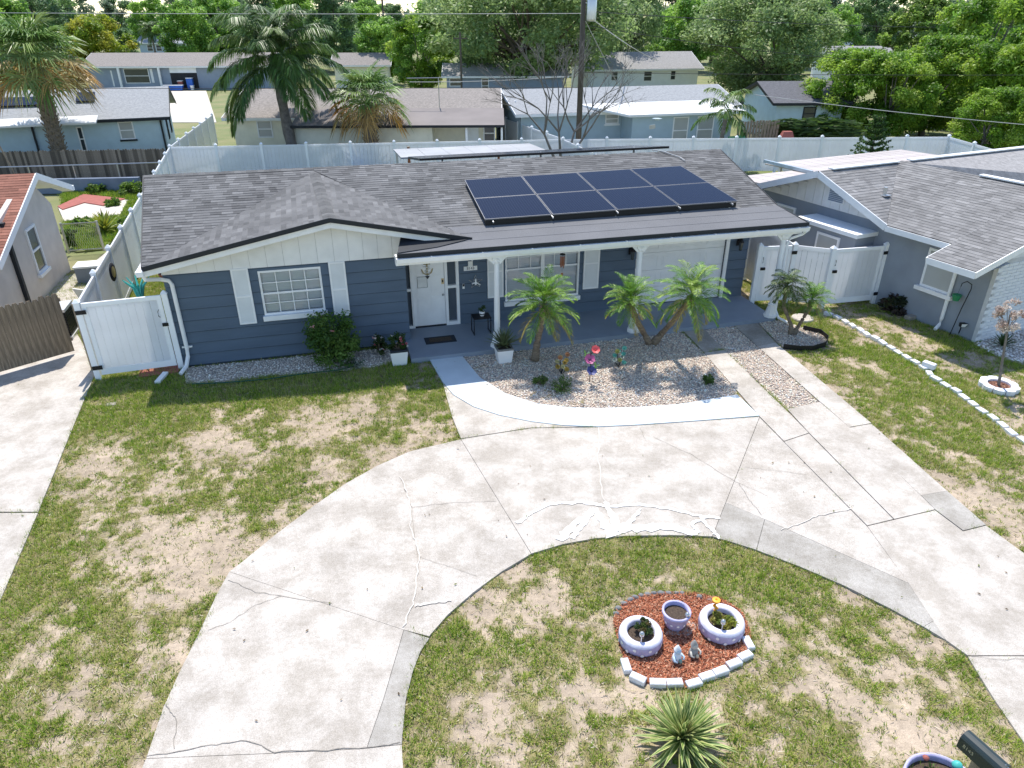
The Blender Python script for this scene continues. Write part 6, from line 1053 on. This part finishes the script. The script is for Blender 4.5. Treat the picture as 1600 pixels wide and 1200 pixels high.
for x, y in ((916, 551), (932, 570)):
    q = AY(x, y, p.y) - p; mb = MB()
    for a in (0, 2.1, 4.2): mb.poly([q, q + Vector((.04 * math.cos(a), .02, .04 * math.sin(a) + .02)), q + Vector((.11 * math.cos(a), 0, .11 * math.sin(a) + .03)), q + Vector((.05 * math.cos(a + .6), -.02, .05 * math.sin(a + .6)))], (.15, .35, .04))
    mb.build('leaf', 'col', t)
for x, y, cs, lb in ((877, 583, [(.45, .30, .06), (.35, .16, .07), (.42, .38, .18)], 'amber and olive glass flower ornament in the gravel'), (966, 573, [(.1, .35, .28), (.45, .5, .45), (.32, .3, .08)], 'teal and clear glass flower ornament in the gravel')):
    p = G(x, y); t = thing('glass_flower', lb, 'ornament', (p.x, p.y, -.03)); random.seed(int(x))
    for i in range(9):
        a = i * 2.4; q = Vector((.13 * math.cos(a), .06 * math.sin(a), .12 + .05 * i)); mb = MB().lathe([(.0, 0), (.05, .02), (.065, .06), (.055, .065), (0, .02)], (0, 0, 0), 8, random.choice(cs)); o = mb.build('cup', 'col', t); o.location = q; o.rotation_euler = (random.uniform(.2, .9), random.uniform(-.4, .4), 0); MB().tube([(0, 0, 0), (q.x * .5, q.y * .5, q.z * .5), q], .006, 4).build('stem', 'black_iron', t)
# black edging of the right palm bed
pts = [G(x, y, .05) for x, y in ((1255, 512), (1282, 518), (1294, 528), (1290, 538), (1270, 544), (1248, 544), (1224, 541))]; mb = MB()
for a, b in zip(pts[:-1], pts[1:]): mb.beam(a, b, .02, .14)
tag(mb.build('garden_edging', 'black'), 'black plastic edging round the right palm bed', 'edging')
# ---------------------------------------------------------------- right lawn: block border, tree ring, hook
random.seed(5)
def block(name, label, loc, rz, dims, mat='block_white', group=None, cat='block', tilt=0):
    a, b, h = dims[0] / 2, dims[1] / 2, dims[2]; c = .012; mb = MB(); mb.hexa([(-a, -b, 0), (a, -b, 0), (a, b, 0), (-a, b, 0), (-a, -b, h - c), (a, -b, h - c), (a, b, h - c), (-a, b, h - c)]); mb.hexa([(-a, -b, h - c), (a, -b, h - c), (a, b, h - c), (-a, b, h - c), (-a + c, -b + c, h), (a - c, -b + c, h), (a - c, b - c, h), (-a + c, b - c, h)]); o = mb.build(name, mat); o.location = loc; o.rotation_euler = (tilt, random.uniform(-.04, .04), rz); return tag(o, label, cat, group)
bp_ = [(1290, 489), (1312, 498), (1340, 513), (1372, 532), (1405, 551), (1440, 573), (1462, 592), (1490, 609), (1530, 638), (1570, 667), (1625, 708)]; W_ = [G(x, y) for x, y in bp_]; seg = [(W_[i + 1] - W_[i]).length for i in range(len(W_) - 1)]; tot = sum(seg); s = .1; i = 0
while s < tot:
    k = 0; r = s
    while k < len(seg) - 1 and r > seg[k]: r -= seg[k]; k += 1
    d = (W_[k + 1] - W_[k]).normalized(); pt = W_[k] + d * r; block('border_block', ORD[i] + ' white block of the right lawn border, counted from the twin palm', (pt.x + random.uniform(-.02, .02), pt.y, -.055), math.atan2(d.y, d.x) + random.uniform(-.2, .2), (random.uniform(.22, .26), .14, random.uniform(.085, .11)), group='white blocks in the right border row'); s += .315; i += 1
p = G(1452, 578); block('border_block', 'extra white block standing above the row on the right lawn', (p.x + .02, p.y + .1, .02), -.9, (.3, .16, .14))
p = G(1560, 604); n = 9; cm_ = Vector((p.x, p.y, -.05))
for i in range(n):
    a = 6.283 * i / n; mb = MB(); r0, r1 = .25, .40
    for j in range(4): t0, t1 = -.32 + j * .16, -.32 + (j + 1) * .16; bu = lambda t_: r1 + .035 * math.cos(t_ / .32 * 1.57); mb.hexa([(r0 * math.cos(t0), r0 * math.sin(t0), 0), (bu(t0) * math.cos(t0), bu(t0) * math.sin(t0), 0), (bu(t1) * math.cos(t1), bu(t1) * math.sin(t1), 0), (r0 * math.cos(t1), r0 * math.sin(t1), 0), (r0 * math.cos(t0), r0 * math.sin(t0), .13), (bu(t0) * math.cos(t0), bu(t0) * math.sin(t0), .13), (bu(t1) * math.cos(t1), bu(t1) * math.sin(t1), .13), (r0 * math.cos(t1), r0 * math.sin(t1), .13)])
    o = mb.build('ring_block', 'block_white'); o.location = cm_; o.rotation_euler = (0, 0, a); tag(o, ['rightmost', 'right rear', 'rear', 'left rear', 'left', 'left front', 'front left', 'front', 'right front'][i] + ' scalloped white block of the ring round the small dry tree', 'block', 'tree ring blocks')
def chips(name, label, poly, n, size, z, cols):
    xs = [q.x for q in poly]; ys = [q.y for q in poly]; x = rng.uniform(min(xs), max(xs), n); y = rng.uniform(min(ys), max(ys), n); k = inpoly(x, y, poly); x, y = x[k], y[k]; n = len(x); a = rng.uniform(0, 6.28, n); l = size * rng.uniform(.6, 1.6, n); w = size * .32 * rng.uniform(.7, 1.3, n); tz = rng.uniform(-.012, .012, (n, 2)); ca, sa = np.cos(a), np.sin(a)
    V = np.stack([np.stack([x + sx * l * ca - sy * w * sa, y + sx * l * sa + sy * w * ca, z + rng.uniform(0, .012, n) * 0 + rng.uniform(0, .02, n) * 0 + (.012 + sx * tz[:, 0] + sy * tz[:, 1] * .4)], -1) for sx, sy in ((-1, -1), (1, -1), (1, 1), (-1, 1))], 1).reshape(-1, 3); V[:, 2] += np.repeat(rng.uniform(0, .018, n), 4)
    C = np.array(cols)[rng.integers(0, len(cols), n)] * rng.uniform(.7, 1.3, n)[:, None]; tag(link(name, npmesh(name, V, np.arange(n * 4).reshape(-1, 4), 'mulch', C)), label, 'mulch', kind='stuff')
mc = [(.50, .17, .08), (.40, .13, .07), (.58, .24, .13), (.28, .095, .055), (.6, .34, .22)]
ring = [p + Vector((.26 * math.cos(i * .52), .26 * math.sin(i * .52), 0)) for i in range(12)]; struct(MB().prism([(q.x, q.y) for q in ring], -.08, .0).build('mulch_base', 'mulch_bed')); chips('mulch', 'reddish mulch inside the small tree ring', ring, 1500, .022, 0, [(.3, .14, .09), (.22, .1, .07), (.36, .2, .14)])
t = thing('small_tree', 'thin small tree with dry pale tan leaves in a white block ring', 'tree', (p.x, p.y, 0)); q = AY(1578, 492, p.y + .05) - p; MB().tube([(0, 0, 0), (q.x * .4, 0, q.z * .35), (q.x * .85, 0, q.z * .75), tuple(q)], [.035, .028, .024, .015], 8).build('trunk', 'bark_grey', t); ct = [(q.x + random.gauss(0, .17), random.gauss(0, .14), q.z + random.gauss(.05, .2)) for _ in range(26)]; V, F, C = leaf_cloud(ct, [.1] * 26, 42, .035, [(.52, .42, .36), (.6, .5, .44), (.42, .32, .27), (.66, .6, .55)], .9); link('crown', npmesh('crown', V, F, 'leaf', C), t)
mb = MB()
for c in ct[:12]: mb.tube([(q.x * .9, 0, q.z * .8), c], .008, 4)
mb.build('branches', 'bark_grey', t)
p = RF.W(*RF.onu(1485, 519, -.16)); p.z = 0; t = thing('shepherd_hook', 'black shepherd hook with a green hanging pot against the grey wall', 'plant hook', (p.x, p.y, -.03)); hk = lambda x, y: RF.W(*RF.onu(x, y, -.16)) - p; pts = [Vector((0, 0, 0)), hk(1503, 480), hk(1518, 450), hk(1519, 443), hk(1512, 438), hk(1504, 441), hk(1502, 446)]; MB().tube(pts, .012, 6).build('hook', 'black_iron', t); q = hk(1495, 463)
MB().tube([pts[-1], q + Vector((0, 0, .1))], .004, 4).build('hanger', 'black_iron', t); MB().lathe([(0, -.09), (.08, -.09), (.12, .06), (.125, .08), (.1, .08), (0, .05)], tuple(q), 12).build('pot', 'green_paint', t)
p = RF.W(*RF.onu(1505, 508, -.12)); t = thing('flood_light', 'small flood light on the grey neighbor wall near the ground', 'light', p); MB().hexa([(-.07, -.02, -.06), (.07, -.02, -.06), (.07, .08, -.05), (-.07, .08, -.05), (-.09, -.06, .06), (.09, -.06, .06), (.07, .08, .05), (-.07, .08, .05)]).build('housing', 'black_iron', t); MB().hexa([(-.06, -.025, -.05), (.06, -.025, -.05), (.06, -.021, -.05), (-.06, -.021, -.05), (-.08, -.066, .05), (.08, -.066, .05), (.08, -.061, .05), (-.08, -.061, .05)]).build('lens', 'white', t); MB().tube([(0, .05, -.05), (0, .08, -.28)], .015, 6).build('stake', 'black_iron', t)
p = G(1423, 497); block('splash_block', 'grey concrete splash block on the grass by the grey wall', (p.x, p.y, -.05), .5, (.36, .2, .14), 'concrete_old_and_shaded')
p = G(1254, 497); pv = MB().lathe([(0, .03), (.3, .03), (.32, .0), (.32, -.05)], (p.x, p.y, -.0), 14).build('stepping_stone', 'concrete'); tag(pv, 'pale round stepping stone behind the small twin palm', 'stone')
p = G(173, 630); block('meter_cover', 'small pale square cover set in the left lawn', (p.x, p.y, -.05), .3, (.22, .15, .04), 'concrete_old_and_shaded', cat='cover')
# ---------------------------------------------------------------- island bed
struct(MB().prism([(v.x, v.y) for v in MUL], -.09, -.032).build('mulch_base', 'mulch_bed')); chips('mulch', 'red wood chip mulch in the island flower bed', MUL, 20000, .013, -.03, mc)
for i, (x, y, a) in enumerate(((978, 1040, 1.75), (997, 1060, -.55), (1028, 1067, -.05), (1054, 1067, .05), (1084, 1068, .3), (1104, 1057, .4), (1126, 1049, .42), (1147, 1037, .42), (1164, 1025, .5), (1169, 1005, 1.75))):
    p = G(x, y); block('edging_block', ORD[i] + ' white block edging the mulch bed, counted from its left end', (p.x, p.y, -.05), a + random.uniform(-.05, .05), (.215, .11, .09), group='white blocks of the island bed')
st = MB().lathe([(0, 0), (.7, .05), (1, .35), (.8, .7), (.35, .92), (0, .95)], (0, 0, 0), 9).mesh('stone', 'stone_grey', True)
for i, (x, y) in enumerate(((963, 957), (966, 949), (976, 941), (985, 936), (993, 932), (1002, 929), (1012, 927), (1022, 926), (1033, 925), (1045, 925), (1056, 925), (1066, 925), (1108, 935), (1093, 931))):
    p = G(x, y); o = link('edging_stone', st); o.location = (p.x, p.y, -.06); o.scale = (random.uniform(.05, .075), random.uniform(.04, .055), random.uniform(.06, .09)); o.rotation_euler = (0, 0, random.uniform(-.5, .5)); tag(o, ORD[i] + ' grey stone edging the mulch bed, counted from its left end', 'stone', 'grey edging stones')
def tyre(label, x, y, R, h, plantlab, cols, seed):
    random.seed(seed); p = G(x, y); t = thing('tyre_planter', label, 'planter', (p.x, p.y, -.04)); prof = [(R * .78, 0), (R * .95, .02), (R, .06), (R * 1.02, h * .5), (R, h * .8)]; MB().lathe(prof, (0, 0, 0), 32).build('tread', 'lavender', t, True); MB().lathe([(R, h * .8), (R * .95, h * .97), (R * .85, h * 1.02), (R * .7, h), (R * .63, h * .9), (R * .63, h * .3)], (0, 0, 0), 32).build('sidewall', 'lavender_pale', t, True); MB().lathe([(R * .66, h * .62), (0, h * .66)], (0, 0, 0), 20).build('soil', 'soil', t); mb = MB()
    for i in range(18):
        a = 6.283 * i / 18 + .1; z = h * (.3 if i % 2 else .62); c = Vector((math.cos(a), math.sin(a), 0)) * (R * 1.021); s = Vector((-math.sin(a), math.cos(a), 0)); n = c.normalized() * .003; mb.poly([c + n + s * .026 * math.cos(k * .785) + Vector((0, 0, z + .026 * math.sin(k * .785))) for k in range(8)])
    mb.build('painted_dots', 'white', t)
    s = shrub('succulent', plantlab[0], (p.x + plantlab[1], p.y + plantlab[2], h * .55), plantlab[3], .14, 16, 60, .022, cols, None, 'plant', .6)
    return p
p1 = tyre('left lavender tyre planter with white dots in the mulch bed', 1000, 1000, .31, .23, ('dark green and brown plant in the left tyre planter', .03, .05, .16), [(.09, .13, .03), (.14, .11, .04), (.06, .1, .03)], 1)
p2 = tyre('right lavender tyre planter with white dots in the mulch bed', 1126, 981, .325, .23, ('yellow green succulent in the right tyre planter', .02, -.02, .2), [(.25, .28, .03), (.2, .26, .04), (.3, .28, .05)], 2)
p = G(1054, 976); t = thing('flower_pot', 'round lavender pot with white dots between the two tyres', 'flower pot', (p.x, p.y, 0)); MB().lathe([(.13, 0), (.17, .1), (.195, .24), (.21, .25), (.21, .285), (.18, .285), (.175, .2)], (0, 0, 0), 28).build('pot', 'lavender', t, True); MB().lathe([(.18, .215), (0, .23)], (0, 0, 0), 16).build('soil', 'soil', t); mb = MB()
for i in range(12): a = 6.283 * i / 12; c = Vector((math.cos(a), math.sin(a), 0)) * .184; s = Vector((-math.sin(a), math.cos(a), 0)); mb.poly([c + s * .02 * math.cos(k * .785) + Vector((0, 0, .14 + .02 * math.sin(k * .785))) for k in range(8)])
mb.build('painted_dots', 'white', t); struct(MB().prism([(v.x, v.y) for v in (G(1040, 990), G(1078, 992), G(1092, 975), G(1080, 968), G(1046, 978))], -.06, -.012).build('pebble_patch', 'gravel_bed'))
for x, y, z, lb in ((1003, 991, .3, 'clear solar globe light standing in the left tyre'), (1130, 972, .3, 'clear solar globe light standing in the right tyre'), (1074, 961, .3, 'clear solar globe light at the lavender pot rim')):
    p = G(x, y, z); t = thing('solar_globe', lb, 'garden light', p, 0, 'solar globe lights'); MB().lathe([(0, .045), (.025, .038), (.036, .015), (.036, -.015), (.025, -.038), (.012, -.045)], (0, 0, 0), 12).build('globe', 'steel', t, True); MB().tube([(0, 0, -.04), (0, 0, -.26)], .008, 6).build('stake', 'steel', t)
p = G(1118, 945, .35); t = thing('orange_flower_stake', 'orange twisted flower stake behind the right tyre planter', 'garden stake', (p.x, p.y, -.02)); MB().tube([(0, 0, 0), (0, 0, .32)], .01, 6).build('stem', 'steel', t); MB().tube([(0, 0, .26), (.03, 0, .3), (-.02, 0, .36), (.02, 0, .42)], .025, 6).build('petals', 'orange', t); MB().lathe([(.015, 0), (.055, .02), (.06, .05), (.02, .055), (0, .03)], (0, 0, .42), 10).build('bloom', 'orange', t)
for x, y, cs, lb in ((1057, 1030, [(.75, .77, .8), (.45, .6, .72), (.2, .35, .3)], 'white and blue garden figurine on the mulch'), (1083, 1022, [(.3, .29, .27), (.5, .48, .42), (.6, .55, .4)], 'grey garden figurine right of the white one')):
    p = G(x, y); t = thing('garden_figurine', lb, 'figurine', (p.x, p.y, -.03), .5); MB().lathe([(0, 0), (.07, 0), (.075, .05), (.065, .11), (.04, .15), (.03, .155)], (0, 0, 0), 12, cs[0], .85).lathe([(.03, .15), (.05, .175), (.052, .205), (.035, .235)], (0, 0, 0), 12, cs[1]).lathe([(.052, .212), (.035, .25), (.012, .29), (0, .295)], (0, .008, 0), 12, cs[0]).tube([(.055, -.01, .12), (.085, -.05, .08), (.05, -.08, .07)], [.02, .018, .014], 6, True, cs[1]).tube([(-.055, -.01, .12), (-.085, -.05, .08), (-.05, -.08, .07)], [.02, .018, .014], 6, True, cs[1]).lathe([(0, .1), (.02, .09), (.025, .05), (0, .03)], (0, -.08, 0), 8, cs[2]).build('figure', 'col', t, True); MB().lathe([(.085, -.0), (.085, .012), (0, .012)], (0, 0, 0), 12).build('base', 'stone_grey', t)
# ---------------------------------------------------------------- mailbox and ring bed
a = G(1509, 1146, 1.18); b = G(1570, 1200, 1.18); d = (b - a); L = .52; c = (a + b) / 2; ang = math.atan2(d.y, d.x); t = thing('mailbox', 'dark green mailbox with house number on a post at the lower right', 'mailbox', (c.x, c.y, 0), ang); r = .085; prof = [(-r, -.1), (r, -.1), (r, .02)] + [(r * math.cos(k * .3142), .02 + r * math.sin(k * .3142)) for k in range(1, 10)] + [(-r, .02)]
mb = MB(); n = len(prof); L = d.length * .5; z0 = 1.12
for x0, x1, m_ in ((-L, L, 'body'),):
    A_ = [(x0, y, z0 + z) for y, z in prof]; B_ = [(x1, y, z0 + z) for y, z in prof]; mb.poly(A_); mb.poly(B_[::-1])
    for i in range(n): mb.poly([A_[i], B_[i], B_[(i + 1) % n], A_[(i + 1) % n]])
mb.build('body', 'mailbox', t); mb = MB(); A_ = [(L, y * 1.05, z0 + z * 1.03) for y, z in prof]; B_ = [(L + .02, y * 1.05, z0 + z * 1.03) for y, z in prof]; mb.poly(A_); mb.poly(B_)
for i in range(n): mb.poly([A_[i], B_[i], B_[(i + 1) % n], A_[(i + 1) % n]])
mb.build('door', 'mailbox', t); MB().box(-.05, .05, -.05, .05, -.05, 1.02).build('post', 'wood', t); text(t, '8143', .06, (-.1, -r - .002, z0 - .02), (math.pi / 2, 0, 0), 'mail_ink', ext=.001); MB().tube([(L + .03, 0, z0 + .085), (L - .01, 0, z0 + .1)], .012, 6).build('handle', 'steel', t)
p = G(1474, 1238); t = thing('ring_bed', 'round lavender edged planting ring at the bottom right', 'planter', (p.x, p.y, -.04)); R = .43; MB().lathe([(R, 0), (R * 1.03, .06), (R * 1.02, .13), (R * .97, .14), (R * .93, .1), (R * .93, 0)], (0, 0, 0), 36).build('rim', 'lavender', t, True); MB().lathe([(R * .95, .04), (0, .06)], (0, 0, 0), 24).build('soil', 'soil', t)
V, F, C = leaf_cloud([(random.uniform(-.28, .28), random.uniform(-.28, .28), .09) for _ in range(10)], [.07] * 10, 18, .03, [(.1, .16, .04), (.2, .17, .08)]); tag(link('ring_weeds', npmesh('ring_weeds', V + np.array((p.x, p.y, -.02)), F, 'leaf', C)), 'small weeds growing inside the lavender ring', 'weeds', kind='stuff')
q = G(1494, 1200, .04); o = MB().lathe([(0, 0), (.05, .01), (.065, .05), (.04, .09), (0, .1)], (0, 0, 0), 8).build('green_ornament', 'teal', None, True); o.location = q; tag(o, 'small shiny green ornament inside the lavender ring', 'ornament')
q = G(1446, 1186, .1); o = MB().lathe([(0, 0), (.03, .005), (.04, .03), (0, .045)], (0, 0, 0), 8).build('pink_flower', 'red_paint', None, True); o.location = q; tag(o, 'pink ornament on the rim of the lavender ring', 'ornament')
